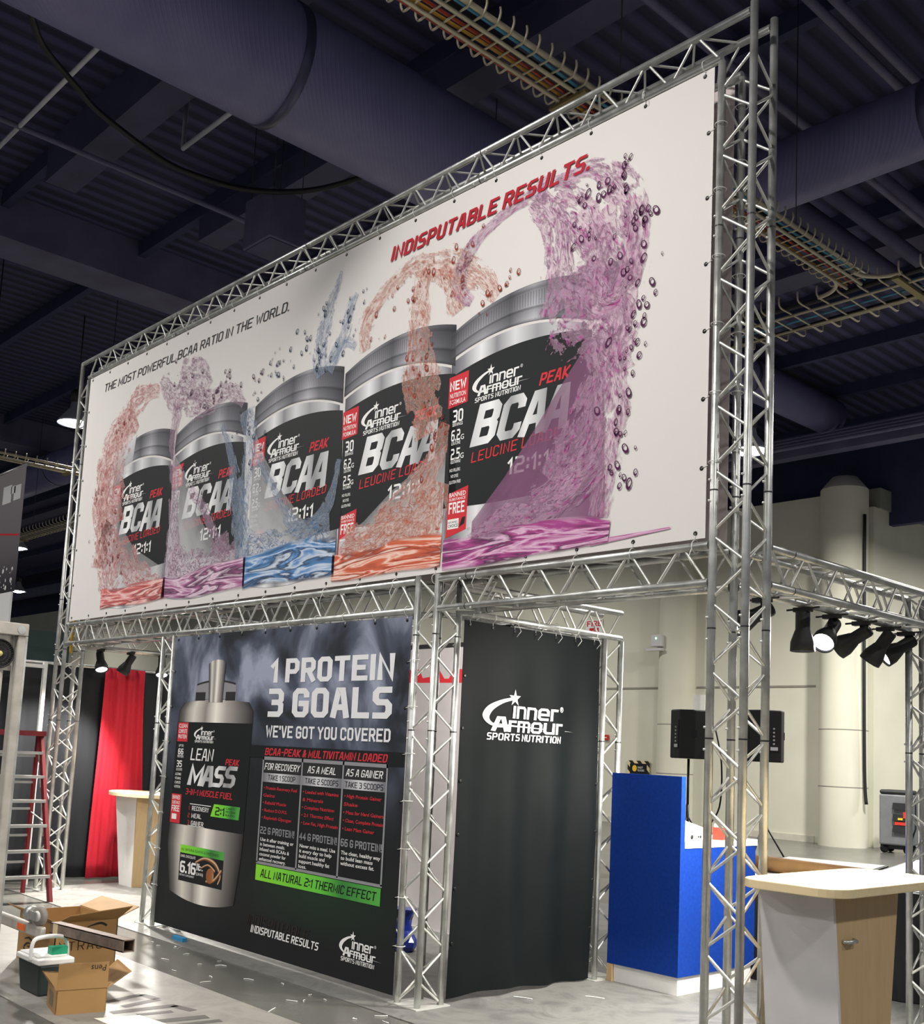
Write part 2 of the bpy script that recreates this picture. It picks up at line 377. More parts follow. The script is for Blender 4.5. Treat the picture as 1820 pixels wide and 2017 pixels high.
def pool_mat(name, tint, mid, dark):
    k = NT(name); tc = k.n('TexCoord'); sp = k.n('SeparateXYZ'); k.t.links.new(tc.outputs['UV'], sp.inputs[0])
    mp = k.n('Mapping'); k.t.links.new(tc.outputs['UV'], mp.inputs[0]); mp.inputs['Scale'].default_value = (1.1, 2.6, 1)
    n = k.noise(mp.outputs[0], 1.3, 6, .5, 1.0)
    c = k.ramp(n, [(.25, lin(dark)), (.40, lin(mid)), (.47, lin(tint)), (.52, lin(mid)), (.58, lin(dark)), (.64, lin(tint)), (.75, lin(mid))])
    v = sp.outputs[1]; top = k.math('SUBTRACT', 1.0, k.math('MULTIPLY', k.math('SUBTRACT', k.math('ADD', v, k.math('MULTIPLY', n, .5)), .95), 9.0), clamp=True)
    bot = k.math('MULTIPLY', k.math('SUBTRACT', k.math('ADD', v, k.math('MULTIPLY', n, .15)), .08), 12.0, clamp=True)
    k.bs(Base_Color=c, Roughness=.65, Alpha=k.math('MULTIPLY', k.math('MULTIPLY', top, bot), .95)); return k.m
HUES = {'red': ('#f0c9c4', '#cf6a66', '#8a3436'), 'purple': ('#e3cbdc', '#a8628f', '#4b2145'), 'blue': ('#cbd6e6', '#4f86bd', '#17304f'),
        'orange': ('#f3d2c4', '#d4643f', '#8c2f1c'), 'magenta': ('#e0b9d3', '#a63b86', '#4a1040')}
for h, (a, b, c) in HUES.items():
    M['sp_'+h] = splash_mat(h+' splash print', a, b, c, .40 if h != 'magenta' else .70)
    M['pool_'+h] = pool_mat(h+' pool print', a, b, c)
    M['dr_'+h] = cloth(h+' droplet print', c, .7, .1)
M['veil_white'] = veil_mat('pale wash print', '#d9d9dc', .92, .25)
M['veil_magenta'] = veil_mat('magenta wash print', '#8e5a80', .70, .55)

# ------------------------------------------------------------------ the hall shell
def floor_mat():
    k = NT('polished concrete floor'); v = k.coord('Object'); n = k.noise(v, 1.1, 6, .6); n2 = k.noise(v, 2, 4)
    k.bs(Base_Color=k.ramp(n, [(.3, lin('#565551')), (.7, lin('#64635e'))]), Roughness=k.math('MULTIPLY_ADD', n2, .10, .20), Specular_IOR_Level=.5); return k.m
struct('floor', MB().box((-75, -14, -.2), (14, 48, 0)), floor_mat())
def wall_mat():
    k = NT('painted cream wall'); v = k.coord('Object'); n = k.noise(v, .8, 4)
    k.bs(Base_Color=k.ramp(n, [(.3, lin('#cfcdb9')), (.7, lin('#d9d7c4'))]), Roughness=.75); return k.m
M['wall'] = wall_mat(); M['joint'] = plain('wall joint', '#8e8b80', .8)
def navy(name, col, rough=.8):
    return plain(name, col, rough, 0, .12, 2)
M['navy'] = navy('navy painted steel', '#474663', .7)
M['navy_dk'] = navy('dark navy paint', '#34365a', .85)
M['navy_lt'] = navy('greyish navy paint', '#65637f', .65)
wb = MB().box((-75, 21.9, 0), (-11.6, 22.2, 7.62)); struct('wall_back', wb, M['wall'])
struct('wall_back_upper', MB().box((-75, 22.9, 7.0), (14, 23.1, 9.8)), M['navy_dk'])
struct('wall_right', MB().box((-11.35, 22.2, 0), (-11.02, 46, 7.3)), M['wall'])
struct('trim_1', MB().box((-11.37, 22.4, 7.3), (-10.97, 46, 7.75)), plain('grey soffit band', '#8f9186', .7))
struct('trim_2', MB().box((-75, 21.88, 3.36), (-16.35, 21.91, 3.40)).box((-15.3, 21.88, 3.36), (-12.2, 21.91, 3.40)), M['joint'])
struct('baseboard_back', MB().box((-75, 21.87, 0), (-12.2, 21.9, .14)), plain('cream baseboard', '#cbc8b6', .7))
def column(name, x, y, r, h, joints, k):
    struct(name, MB().lathe([(r, 0), (r, h)], 40, (x, y, 0)).lathe([(r, h), (r*.55, h+.28), (0, h+.30)], 40, (x, y, 0)), M['wall'])
    for i, z in enumerate(joints): struct('trim_%d' % (k+i), MB().lathe([(r, z-.012), (r+.002, z-.01), (r+.002, z+.01), (r, z+.012)], 40, (x, y, 0)), M['joint'])
column('trim_3', -11.47, 21.75, .50, 7.62, [1.23, 2.42], 5)
column('trim_4', -15.83, 21.86, .47, 7.5, [1.3, 2.47], 7)
# ceiling: corrugated deck
def deck_mat():
    k = NT('navy roof deck'); v = k.coord('Object'); w = k.n('TexWave', {'wave_type': 'BANDS', 'bands_direction': 'X'}, Vector=v, Scale=1.1, Distortion=0.0)
    k.bs(Base_Color=k.ramp(w.outputs['Fac'], [(.2, lin('#2b2b46')), (.6, lin('#44446a'))]), Roughness=.85); k.bump(w.outputs['Fac'], .8, .08); return k.m
struct('ceiling', MB().box((-75, -14, 9.6), (14, 48, 9.8)), deck_mat())
def beam(name, a, b, mat, label): tag(MB().box(a, b).build(name, M[mat]), label, 'ceiling beam', 'roof beams', 'structure')
# roof framing crossing above the stand
beam('roof_beam', (-16.2, -14, 8.9), (-17.0, 22, 9.6), 'navy_lt', None)
beam('roof_beam', (-14.3, 5.13, 9.0), (9, 5.55, 9.6), 'navy', None)
beam('roof_beam', (-14.3, 7.45, 9.0), (9, 7.85, 9.6), 'navy', None)
beam('roof_beam', (-26, 5.13, 9.0), (-17.0, 5.55, 9.6), 'navy', None)
beam('roof_beam', (-26, 10.5, 9.0), (-17.0, 10.95, 9.6), 'navy', None)
beam('roof_beam', (-75, 15.0, 9.42), (9, 15.5, 9.6), 'navy', None)
beam('roof_beam', (-75, 21.0, 8.35), (9, 21.3, 8.75), 'navy_lt', None)
beam('roof_beam', (-28, -14, 8.9), (-28.8, 22, 9.6), 'navy_lt', None)
beam('roof_beam', (-3.2, -14, 9.0), (-3.6, 22, 9.6), 'navy', None)
beam('roof_beam', (-1.2, 8, 8.4), (-1.5, 22, 9.6), 'navy', None)
for i in range(14):
    y = -8 + i*2.2
    MBb = MB().box((-75, y, 9.35), (14, y+.12, 9.6)); o = MBb.build('roof_joist', M['navy_dk']); o['kind'] = 'structure'

# ------------------------------------------------------------------ truss
def zig(mb, p, q, r2, axis_len, ax, off):
    """zigzag lacing between the chord lines p and q (callables t -> point)"""
    n = max(2, int(round(axis_len/.172))); st = axis_len/n
    for i in range(n):
        a = p(st*i+.012) if (i+off) % 2 == 0 else q(st*i+.012); b = q(st*(i+1)-.012) if (i+off) % 2 == 0 else p(st*(i+1)-.012)
        mb.tube([a, b], r2, 6, caps=False)
def truss(name, label, cat, loc, ax, L, ends=None, base=False, joints=(), group=None, w=W):
    """box truss of four chords along axis ax; ends = four (start, end) pairs; chords at 00, 10, 11, 01"""
    t = thing(name, label, cat, loc, 0, group)
    def P(u, v, s): return {2: (u, v, s), 0: (s, u, v), 1: (u, s, v)}[ax]
    cor = [(0, 0), (w, 0), (w, w), (0, w)]; ends = ends or [(0, L)]*4
    lo = max(e[0] for e in ends); hi = min(e[1] for e in ends)
    for (u, v), (s0, s1) in zip(cor, ends):
        MB().tube([P(u, v, s0), P(u, v, s1)], .0215, 16).build('chord_tube', M['alu'], t)
    for k in range(4):
        (u0, v0), (u1, v1) = cor[k], cor[(k+1) % 4]; mb = MB()
        zig(mb, lambda s: P(u0, v0, lo+s), lambda s: P(u1, v1, lo+s), .0078, hi-lo, ax, k % 2)
        mb.build('lacing', M['lace'], t)
    if joints:
        mb = MB()
        for s in joints:
            for (u, v) in cor: mb.tube([P(u, v, s-.004), P(u, v, s+.004)], .0222, 16, caps=False)
        mb.build('joint_ring', M['dark'], t)
        mb = MB()
        for s in joints:
            for (u, v) in cor:
                for ds in (-.055, .055):
                    c = Vector(P(u, v, s+ds)); mb.lathe([(.0, .031), (.006, .030), (.007, .0215), (.007, .018)], 8, c, (-.6, -.8, 0) if ax == 2 else (0, -.7, -.7))
        mb.build('coupler_bolt', M['lace'], t)
    if base:
        MB().box((-.045, -.045, 0), (w+.045, w+.045, .012)).build('base_plate', M['lace'], t)
    return t
tw = 'truss tower'
truss('truss_tower', 'tall aluminium truss tower left of the large banner, behind the red ladder', tw, (XL, Y0, 0), 2, ZTU, [(.01, ZTU), (.01, ZTL-.03), (.01, ZTL-.03), (.01, ZTU)], True, (1.72, 2.45, 2.98, 4.4))
truss('truss_tower', 'tall aluminium truss tower right of the large banner, nearest and reaching the top', tw, (XR, Y0, 0), 2, ZTU+.04, [(.01, ZTL-.02), (.01, ZTU+.045), (.01, ZTU+.045), (.01, ZTL-.02)], True, (1.72, 2.27, 2.98, 4.4))
truss('truss_beam', 'sloping-looking top aluminium truss beam above the large white banner', 'truss beam', (0, Y0, ZTL), 0, 8, [(XL+W, XR), (XL+W, XR), (XL, XR+W-.022), (XL, XR+W-.022)], joints=(-9.1, -7.0, -5.0))
bt = 'truss beam'
truss('truss_beam', 'aluminium truss beam above the black protein banner, under the large banner', bt, (0, Y0, ZL), 0, 5, [(XL+W+.022, XC-.022)]*4, joints=(-10.7, -8.0))
truss('truss_beam', 'aluminium truss beam crossing open space from the middle column to the right tower', bt, (0, Y0, ZL), 0, 5, [(XC+W+.022, XR-.022)]*4, joints=(-4.95,))
truss('truss_column', 'aluminium truss column at the left edge of the protein banner', 'truss column', (XK, Y0, 0), 2, ZL, [(.01, ZL-.022)]*4, True, (1.72,))
truss('truss_column', 'aluminium truss column between the protein banner and the plain black logo banner', 'truss column', (XC, Y0, 0), 2, ZL, [(.01, ZU+.03)]*4, True, (1.72, 2.34))
truss('truss_column', 'rear aluminium truss column at the right edge of the black logo banner', 'truss column', (XC, 6.29, 0), 2, ZL, [(.01, ZL-.022)]*4, True, (1.72,))
truss('truss_column', 'aluminium truss column at the right edge of the photo, behind the wood-topped counter', 'truss column', (XR, 6.79, 0), 2, ZU, [(.01, ZU+.02)]*4, True, (1.72,))
truss('truss_beam', 'aluminium depth truss at the far left carrying lit spotlights by the red drape', bt, (XL, Y0+W+.022, ZL), 1, 1.6, [(0, 1.75)]*4)
truss('truss_beam', 'aluminium depth truss running back from the top of the protein banner left edge', bt, (XK, Y0+W+.022, ZL), 1, 1.6, [(0, 1.66)]*4)
truss('truss_beam', 'aluminium depth truss holding the black logo banner', bt, (XC, Y0+W+.022, ZL), 1, 1.6, [(0, 1.66)]*4)
truss('truss_beam', 'aluminium depth truss on the right carrying a row of black spotlights', bt, (XR, Y0+W+.022, ZL), 1, 1.9, [(0, 1.95)]*4, joints=(.22,))

# ------------------------------------------------------------------ banners
def ring(mb, c, ax, r=.033, t=.0022, start=0.0, tail=None):
    """a zip tie loop around a tube running along axis ax"""
    pts = []
    for i in range(15):
        a = 2*math.pi*i/15+start; u, v = r*math.cos(a), r*math.sin(a)
        pts.append({0: (c[0], c[1]+u, c[2]+v), 1: (c[0]+u, c[1], c[2]+v), 2: (c[0]+u, c[1]+v, c[2])}[ax])
    mb.tube(pts, t, 5, closed=True)
    if tail: mb.tube([c_ for c_ in tail], t*.8, 5)
def ties(root, spots, ax):
    """spots: (tie centre, grommet centre, tail points or None); a tie and a grommet each"""
    for c, g, tail in spots:
        mb = MB(); ring(mb, c, ax, tail=tail)
        mb.tube([g, tuple((a*.5+b*.5) for a, b in zip(g, c))], .002, 5)
        mb.build('zip_tie', M['tie'], root)
def grommets(root, pts, nrm):
    for g in pts: MB().lathe([(.0, .003), (.006, .003), (.010, .0035), (.0125, .001), (.0125, -.001)], 12, g, nrm).build('grommet', M['black_dot'], root)

BX, BZ, BW, BH = -10.952, 2.738, 7.767, 2.585
big = thing('large_banner', 'huge white banner with five supplement jars in coloured splashes', 'banner', (BX, Y0, BZ))
def bmap(s, z, d=0.0): return (s, -.003-d, z)
mb = MB(); mb.box((0, -.0015, 0), (BW, .0015, BH)); mb.build('banner_sheet', M['banner'], big)
sp = []; gp = []
n = 20
for i in range(n):
    x = .06+(BW-.12)*i/(n-1)
    tail = [(x, -.02, BH+.06), (x+.02, -.045, BH+.02+random.uniform(-.02, .02)), (x+.01, -.05, BH-.01)] if i % 3 == 0 else None
    sp.append(((x, 0, ZTL-BZ), (x, -.004, BH-.03), tail)); gp.append((x, -.002, BH-.03))
    tail = [(x, -.03, -.05), (x-.01, -.045, -.10), (x+.015, -.05, -.14-random.uniform(0, .04))] if i > 9 and i % 2 else None
    sp.append(((x, 0, ZU-BZ), (x, -.004, .03), tail)); gp.append((x, -.002, .03))
ties(big, sp, 0)
sv = []
for i in range(1, 7):
    z = BH*i/7
    sv.append(((BW+.047, 0, z+.02), (BW-.03, -.004, z), None)); gp.append((BW-.03, -.002, z))
    sv.append(((-.042, 0, z+.02), (.03, -.004, z), None)); gp.append((.03, -.002, z))
ties(big, sv, 2); grommets(big, gp, (0, -1, 0))
mb = MB(bmap); stext(mb, 'INDISPUTABLE RESULTS.', 5.04, 2.325, 1.86, .105, hw=.85, shear=.28, d=.0068); mb.build('headline_print', M['p_red'], big)
mb = MB(bmap); stext(mb, 'THE MOST POWERFUL BCAA RATIO IN THE WORLD.', .36, 2.36, 3.38, .085, hw=.55, shear=.22, d=.001, z1=2.315); mb.build('tagline_print', M['p_char'], big)

# one printed jar, local origin at its lower left corner
def arc(x0, x1, z0, zm, z1, n=24):
    out = []
    for i in range(n+1):
        t = i/n; out.append((x0+(x1-x0)*t, z0*(1-t)+z1*t+(zm-(z0+z1)/2)*4*t*(1-t)))
    return out
def make_jar():
    top = arc(.02, 1.18, 1.40, 1.49, 1.37); bot = arc(.03, 1.26, .10, .06, .16)
    root = MB(bmap).band(top, bot, .0006).build('printed_jar', M['p_body'], big)
    MB(bmap).band(arc(0, 1.21, 1.60, 1.74, 1.66), arc(0, 1.22, 1.42, 1.51, 1.375), .0009).build('printed_lid', M['p_lid'], root)
    MB(bmap).band(arc(.01, 1.225, 1.30, 1.385, 1.32), arc(.05, 1.29, .42, .40, .43), .0012).build('printed_label', M['p_black'], root)
    mb = MB(bmap); logo(mb, .40, 1.075, .52, .21, d=.0018); mb.build('printed_logo', M['p_white'], root)
    mb = MB(bmap)
    for (ch, x, w, z) in (('B', .40, .215, .79), ('C', .63, .20, .785), ('A', .83, .20, .775), ('A', 1.01, .21, .77)):
        s0 = len(mb.v); stext(mb, ch, x, z, w, .27, hw=.95, shear=.30, d=.0018)
        for i in range(s0, len(mb.v)): mb.uv[i] = ((mb.v[i][0]-.40)/.90, 0)
    mb.build('printed_silver_lettering', M['p_silver'], root)
    mb = MB(bmap); stext(mb, 'LEUCINE LOADED', .42, .685, .82, .068, hw=.5, shear=.15, gap=1.5, d=.0018, z1=.72); stext(mb, 'PEAK', .99, 1.07, .235, .075, hw=.8, shear=.28, d=.0018)
    mb.build('printed_red_lettering', M['p_red2'], root)
    mb = MB(bmap); stext(mb, '12:1:1', .75, .555, .34, .105, hw=.7, shear=.05, d=.0018, gap=1.1)
    stext(mb, '30', .225, .985, .10, .085, hw=.8, d=.0018); btext(mb, 'SERVINGS', .225, .96, .03, .10, .01, d=.0018)
    stext(mb, '6.2', .22, .86, .085, .075, hw=.75, d=.0018); btext(mb, 'G', .31, .86, .05, None, .01, d=.0018); btext(mb, 'LEUCINE', .225, .835, .03, .085, .01, d=.0018)
    stext(mb, '2.5', .225, .735, .085, .075, hw=.75, d=.0018); btext(mb, 'G', .315, .735, .05, None, .01, d=.0018); btext(mb, 'GLUTAMINE', .225, .71, .03, .095, .01, d=.0018)
    for i, t in enumerate(('NO FILLERS', 'NO DYES', 'GLUTEN FREE')): btext(mb, t, .22+.015*(i == 1), .655-.04*i, .03, (.10, .07, .11)[i], .01, d=.0018)
    btext(mb, 'DIETARY SUPPLEMENT', .43, .30, .035, .28, .0, d=.0018); btext(mb, 'NET WT 389g (13.7 oz)', .43, .26, .03, .28, 0, d=.0018)
    mb.build('printed_white_lettering', M['p_white'], root)
    MB(bmap).poly([(.175, 1.09), (.36, 1.105), (.36, 1.315), (.175, 1.30)], .0015).build('printed_new_badge', M['p_red2'], root)
    MB(bmap).poly([(.21, .22), (.40, .26), (.405, .545), (.22, .51)], .0015).build('printed_free_badge', M['p_red2'], root)
    mb = MB(bmap); stext(mb, 'NEW', .185, 1.205, .155, .065, hw=.85, d=.002)
    for i, t in enumerate(('NUTRITION', 'FORMULA')): btext(mb, t, .19, 1.155-.045*i, .04, .15, .01, d=.002, H=.033)
    stext(mb, 'FREE', .23, .375, .15, .075, hw=.8, d=.002); btext(mb, 'BANNED', .23, .485, .04, .155, .01, d=.002, H=.03); btext(mb, 'SUBSTANCE', .23, .46, .03, .155, .01, d=.002, H=.018)
    mb.rect(.225, .275, .33, .34, .002); mb.build('printed_badge_lettering', M['p_white'], root)
    mb = MB(bmap); btext(mb, 'INFORMED', .23, .312, .02, .09, 0, d=.0023); btext(mb, 'CHOICE', .23, .285, .03, .095, .01, d=.0023); mb.poly([(.335, .28), (.385, .30), (.39, .345), (.36, .34)], .0022); mb.build('printed_badge_mark', M['p_black'], root)
    return root
jar = make_jar()
jar_x = [.76, 2.0, 3.34, 4.57, 5.735]
for i, x in enumerate(jar_x):
    j = jar if i == 0 else copy_tree(jar, big)
    j.location = (x, 0, .0)
    if i < 4:                                   # the four left jars are turned further round
        for ch in j.children:
            if not ch.name.startswith(('printed_lid', 'printed_label')): ch.location.x = -.17
    else:
        mb = MB(bmap); stext(mb, 'ED', .03, 1.10, .11, .06, hw=.55, d=.0018); mb.build('printed_side_lettering', M['p_red'], j)

# splashes: ribbons of printed liquid, each a part of the banner
def drops(mb, pts, seed, spread, size, n, d):
    rn = random.Random(seed)
    for i in range(n):
        p = rn.choice(pts); x, z = p[0]+rn.gauss(0, spread), p[1]+rn.gauss(0, spread); a = size*rn.uniform(.3, 1.2); b = a*rn.uniform(1.1, 1.8); th = rn.uniform(-.6, .6)
        if not (.1 < x < BW-.12 and .05 < z < BH-.08): continue
        N = 10; o = []; q = []
        for k in range(N):
            t = 2*math.pi*k/N
            for lst, f, off in ((o, 1.0, 0), (q, .62, .15)):
                ex, ez = a*f*math.cos(t)+a*off*.6, b*f*math.sin(t)+b*off
                lst.append((x+ex*math.cos(th)-ez*math.sin(th), z+ex*math.sin(th)+ez*math.cos(th), d))
        mb.add(o+q, [(k, (k+1) % N, N+(k+1) % N, N+k) for k in range(N)])
def splash(hue, ribbons, pool, dropspots, seed, nd, size=.016, spread=.10):
    mb = MB(bmap)
    for i, r in enumerate(ribbons): mb.ribbon([(p[0], p[1], p[2]*1.35) for p in r], .0030+.0003*i, 10, seed*3.7+i*1.9)
    root = mb.build('printed_splash', M['sp_'+hue], big)
    if pool:
        mb = MB(bmap); mb.ribbon(pool, .0054, 12, seed); mb.build('printed_pool', M['pool_'+hue], root)
    mb = MB(bmap); drops(mb, dropspots, seed, spread, size, nd, .0058); mb.build('printed_droplets', M['dr_'+hue], root)['kind'] = 'stuff'
    return root
def veil(pts_top, pts_bot, mat, d=.0026):
    MB(bmap).band(pts_top, pts_bot, d).build('printed_wash', M[mat], big)
veil([(.76, 1.36), (1.15, 1.40)], [(.76, 1.66), (1.20, 1.76)], 'veil_white', .0025)
veil([(.72, 1.52), (.95, 1.30), (1.0, .9), (1.35, .62), (1.9, .4)], [(.70, .10), (.72, .10), (.75, .10), (1.0, .10), (1.5, .12)], 'veil_white')
veil([(2.03, 1.40), (2.25, 1.20), (2.6, .72), (2.95, .42), (3.2, .38)], [(2.0, .16), (2.2, .16), (2.5, .16), (2.8, .18), (3.1, .2)], 'veil_white')
veil([(3.38, 1.36), (3.55, 1.12), (3.85, .80), (4.25, .45), (4.5, .40)], [(3.34, .2), (3.5, .2), (3.8, .2), (4.1, .2), (4.4, .24)], 'veil_white')
veil([(4.62, .34), (4.9, .44), (5.2, .62), (5.5, .74), (5.74, .85)], [(4.62, .1), (4.9, .1), (5.2, .1), (5.5, .14), (5.74, .2)], 'veil_white')
veil([(6.02, .30), (6.3, .55), (6.55, .82), (6.8, 1.10), (7.05, 1.36)], [(6.02, .12), (6.3, .1), (6.6, .1), (6.85, .12), (7.10, .2)], 'veil_magenta')
splash('red', [[(.80, .25, .25), (.62, .70, .22), (.50, 1.2, .28), (.60, 1.65, .34), (.95, 2.0, .30), (1.35, 2.14, .22), (1.60, 2.10, .12)],
               [(.75, .9, .5), (.72, 1.3, .55), (.85, 1.7, .45), (1.15, 1.95, .30)],
               [(.9, .30, .25), (1.1, .55, .3), (1.5, .30, .3), (1.9, .22, .2)], [(.62, .5, .3), (.7, 1.0, .3), (.9, .55, .4)]],
       [(.72, .20, .26), (1.1, .20, .24), (1.6, .20, .26), (2.02, .22, .26)], [(.5, 1.3), (.8, 1.9), (.9, .6), (.6, .8), (1.0, 1.1)], 3, 60)
splash('purple', [[(1.62, 2.22, .10), (1.80, 2.05, .20), (1.95, 1.95, .26), (2.25, 1.85, .28), (2.6, 1.80, .22), (2.9, 1.84, .16), (3.15, 1.66, .08)],
                  [(2.0, 1.95, .2), (1.95, 1.5, .12), (2.05, 1.1, .14), (2.1, .5, .22), (2.05, .2, .2)], [(2.35, 1.05, .10), (2.7, .75, .10), (2.95, .45, .14), (3.2, .42, .16)],
                  [(2.0, 2.2, .3), (2.3, 2.1, .3), (2.5, 1.9, .3)], [(2.10, .42, .3), (2.5, .30, .3), (3.1, .42, .3)]],
       [(1.98, .24, .30), (2.4, .20, .28), (2.9, .24, .34), (3.36, .25, .34)], [(1.9, 2.1), (2.3, 2.0), (2.6, 1.9), (2.9, 1.9), (2.4, 1.2), (3.4, 1.8)], 5, 60)
splash('blue', [[(4.28, 1.66, .14), (4.23, 1.86, .20), (4.28, 2.08, .16), (4.40, 2.34, .07), (4.44, 2.44, .03)], [(4.34, 1.68, .16), (4.50, 1.90, .13), (4.58, 2.10, .10), (4.66, 2.20, .06)], [(4.42, 1.72, .08), (4.55, 1.85, .08), (4.68, 1.78, .06)],
                [(2.82, 1.55, .05), (3.0, 1.25, .10), (3.15, .85, .22), (3.30, .40, .20), (3.36, .2, .2)], [(3.22, 1.60, .20), (3.30, 1.20, .20), (3.26, .8, .16), (3.34, .3, .2)],
                [(3.45, 1.15, .08), (3.75, .80, .08), (4.1, .48, .12), (4.45, .62, .12), (4.56, .95, .06)], [(3.36, .40, .3), (3.8, .32, .3), (4.5, .42, .3)]],
       [(3.33, .24, .36), (3.7, .26, .34), (4.15, .27, .40), (4.58, .27, .40)], [(4.35, 2.1), (4.25, 1.8), (4.6, 2.0), (3.2, 1.5), (3.3, 1.2), (3.9, 2.0), (3.6, 1.9)], 8, 80)
splash('orange', [[(4.80, 1.72, .10), (4.78, 1.92, .16), (4.95, 2.08, .14), (5.2, 2.19, .12), (5.45, 2.19, .18), (5.75, 2.08, .22), (6.0, 1.92, .16), (6.15, 1.74, .08)],
                  [(5.42, 2.16, .16), (5.40, 1.85, .20), (5.42, 1.5, .30), (5.50, 1.2, .32), (5.55, .95, .22)], [(5.60, 2.10, .14), (5.72, 1.92, .18), (5.78, 1.74, .14)],
                  [(5.72, 1.0, .10), (5.58, .72, .22), (5.35, .52, .26), (5.0, .30, .22), (4.65, .22, .16)], [(5.66, .62, .26), (5.55, .35, .34), (5.3, .22, .28)], [(4.7, .28, .24), (5.2, .32, .28), (5.7, .40, .3)]],
       [(4.55, .16, .26), (4.9, .16, .28), (5.3, .18, .28), (5.74, .17, .28)], [(5.0, 2.0), (5.4, 2.1), (5.8, 2.0), (5.4, 1.5), (5.6, .9), (6.2, 1.75)], 13, 80)
splash('magenta', [[(6.56, 2.33, .16), (6.30, 2.32, .08), (6.02, 2.24, .09), (5.84, 2.08, .14), (5.80, 1.90, .14), (5.92, 1.78, .06)],
                   [(6.45, 2.30, .20), (6.62, 2.10, .22), (6.68, 1.8, .22), (6.70, 1.5, .30)], [(6.66, 2.28, .16), (6.85, 2.05, .22), (6.98, 1.8, .22), (6.95, 1.5, .26)],
                   [(6.62, 2.34, .08), (6.90, 2.32, .12), (7.10, 2.18, .20), (7.24, 1.95, .18), (7.27, 1.70, .18), (7.18, 1.45, .22), (7.12, 1.1, .20), (7.16, .8, .16), (7.10, .45, .14), (7.05, .2, .14)],
                   [(6.70, 1.62, .34), (6.85, 1.48, .5), (7.05, 1.30, .42), (7.12, 1.0, .26)], [(6.95, 1.68, .3), (7.1, 1.5, .3), (7.2, 1.6, .2)],
                   [(6.95, 2.0, .36), (7.08, 1.75, .34), (7.12, 1.5, .3)], [(7.08, .70, .10), (6.75, .36, .22), (6.4, .26, .22), (6.0, .17, .14)], [(7.05, 1.0, .2), (6.9, .7, .3), (6.7, .45, .3)], [(7.05, .52, .16), (6.85, .42, .22), (6.55, .34, .18)]],
       [(5.76, .13, .26), (6.1, .13, .26), (6.5, .15, .26), (6.85, .15, .24), (7.14, .12, .16)], [(7.3, 1.6), (7.3, 1.3), (7.25, 1.9), (7.2, .7), (7.22, 1.1), (6.9, 1.9), (6.9, 2.1), (7.15, 2.2), (7.2, .4)], 21, 110, .018, .07)
MB(bmap).ribbon([(7.0, .06, .05), (7.3, .07, .03), (7.55, .08, .014)], .003, 8).build('printed_pool', M['pool_magenta'], big)
# rear banner on the back chords of the same frame
rb = MB().box((BX, Y0+W-.0015, BZ), (BX+BW, Y0+W+.0015, BZ+BH)).build('vinyl_banner', M['rear_banner'])
tag(rb, 'pale back of a second banner seen edge-on between the right tower tubes', 'banner')
for i in range(8):
    z = BH*(i+.5)/8
    mb = MB(); ring(mb, (XR, Y0+W, BZ+z), 2); mb.tube([(BX+BW-.03, Y0+W-.004, BZ+z-.02), (XR-.02, Y0+W-.03, BZ+z)], .002, 5); mb.build('zip_tie', M['tie'], rb)

# ---- the protein banner
def smoke_mat():
    k = NT('smoky blue black print'); tc = k.n('TexCoord'); sp = k.n('SeparateXYZ'); k.t.links.new(tc.outputs['Object'], sp.inputs[0])
    n = k.noise(k.coord('Object', (1, 1, .8)), 1.7, 5, .5, .6); z = sp.outputs[2]
    hz = k.math('MULTIPLY', k.math('SUBTRACT', z, .85), .95, clamp=True)
    c = k.ramp(k.math('MULTIPLY', k.ramp(n, [(.38, (.10, .10, .10, 1)), (.64, (1, 1, 1, 1))]), hz), [(0, lin('#14171a')), (.22, lin('#272b33')), (.55, lin('#4a5162')), (1, lin('#9aa0b4'))])
    gx = k.math('SUBTRACT', 1.0, k.math('ABSOLUTE', k.math('MULTIPLY', k.math('SUBTRACT', sp.outputs[0], 2.3), .9)), clamp=True)
    gz = k.math('SUBTRACT', 1.0, k.math('ABSOLUTE', k.math('MULTIPLY', k.math('SUBTRACT', z, .50), 3.0)), clamp=True)
    c = k.mix(k.math('MULTIPLY', k.math('MULTIPLY', gx, gz), .8), c, lin('#16331f'))
    k.bs(Base_Color=c, Roughness=.55, Specular_IOR_Level=.35); k.bump(k.noise(k.coord('Object', (3, 1, .4)), 1.4, 3), .15, .02); return k.m
PX, PW, PH = -8.650, 3.182, 2.428
pb = thing('protein_banner', 'dark printed banner with a silver jug and white protein headline', 'banner', (PX, Y0, .042))
MB().box((0, -.0015, 0), (PW, .0015, PH)).build('banner_sheet', smoke_mat(), pb)
def pmap(x, z, d=0.0): return (x, -.003-d, z-.042)
def P_(): return MB(pmap)
mb = P_(); stext(mb, '1 PROTEIN', 1.54, 2.05, 1.49, .18, hw=.95, d=.001, gap=.8); stext(mb, '3 GOALS', 1.525, 1.79, 1.50, .215, hw=.95, d=.001, gap=.8)
stext(mb, "WE'VE GOT YOU COVERED", 1.525, 1.635, 1.50, .09, hw=.8, d=.001); mb.build('headline_print', M['p_grey'], pb)
mb = P_(); mb.rect(1.30, 1.478, 3.182, 1.572, .0008); mb.build('title_bar_print', M['p_black'], pb)
mb = P_(); stext(mb, 'BCAA-PEAK & MULTIVITAMIN LOADED', 1.53, 1.50, 1.47, .055, hw=.75, shear=.25, d=.0014); mb.build('title_print', M['p_red2'], pb)
cols = [1.52, 2.035, 2.53, 3.01]
mb = P_()
for i in range(3):
    mb.rect(cols[i], .70, cols[i+1], 1.48, .0008)
mb.build('table_background_print', M['p_black'], pb)
mb = P_()
for i in range(3): mb.rect(cols[i]+.02, 1.375, cols[i+1]-.02, 1.46, .0012)
mb.build('table_header_print', M['p_char'], pb)
mb = P_()
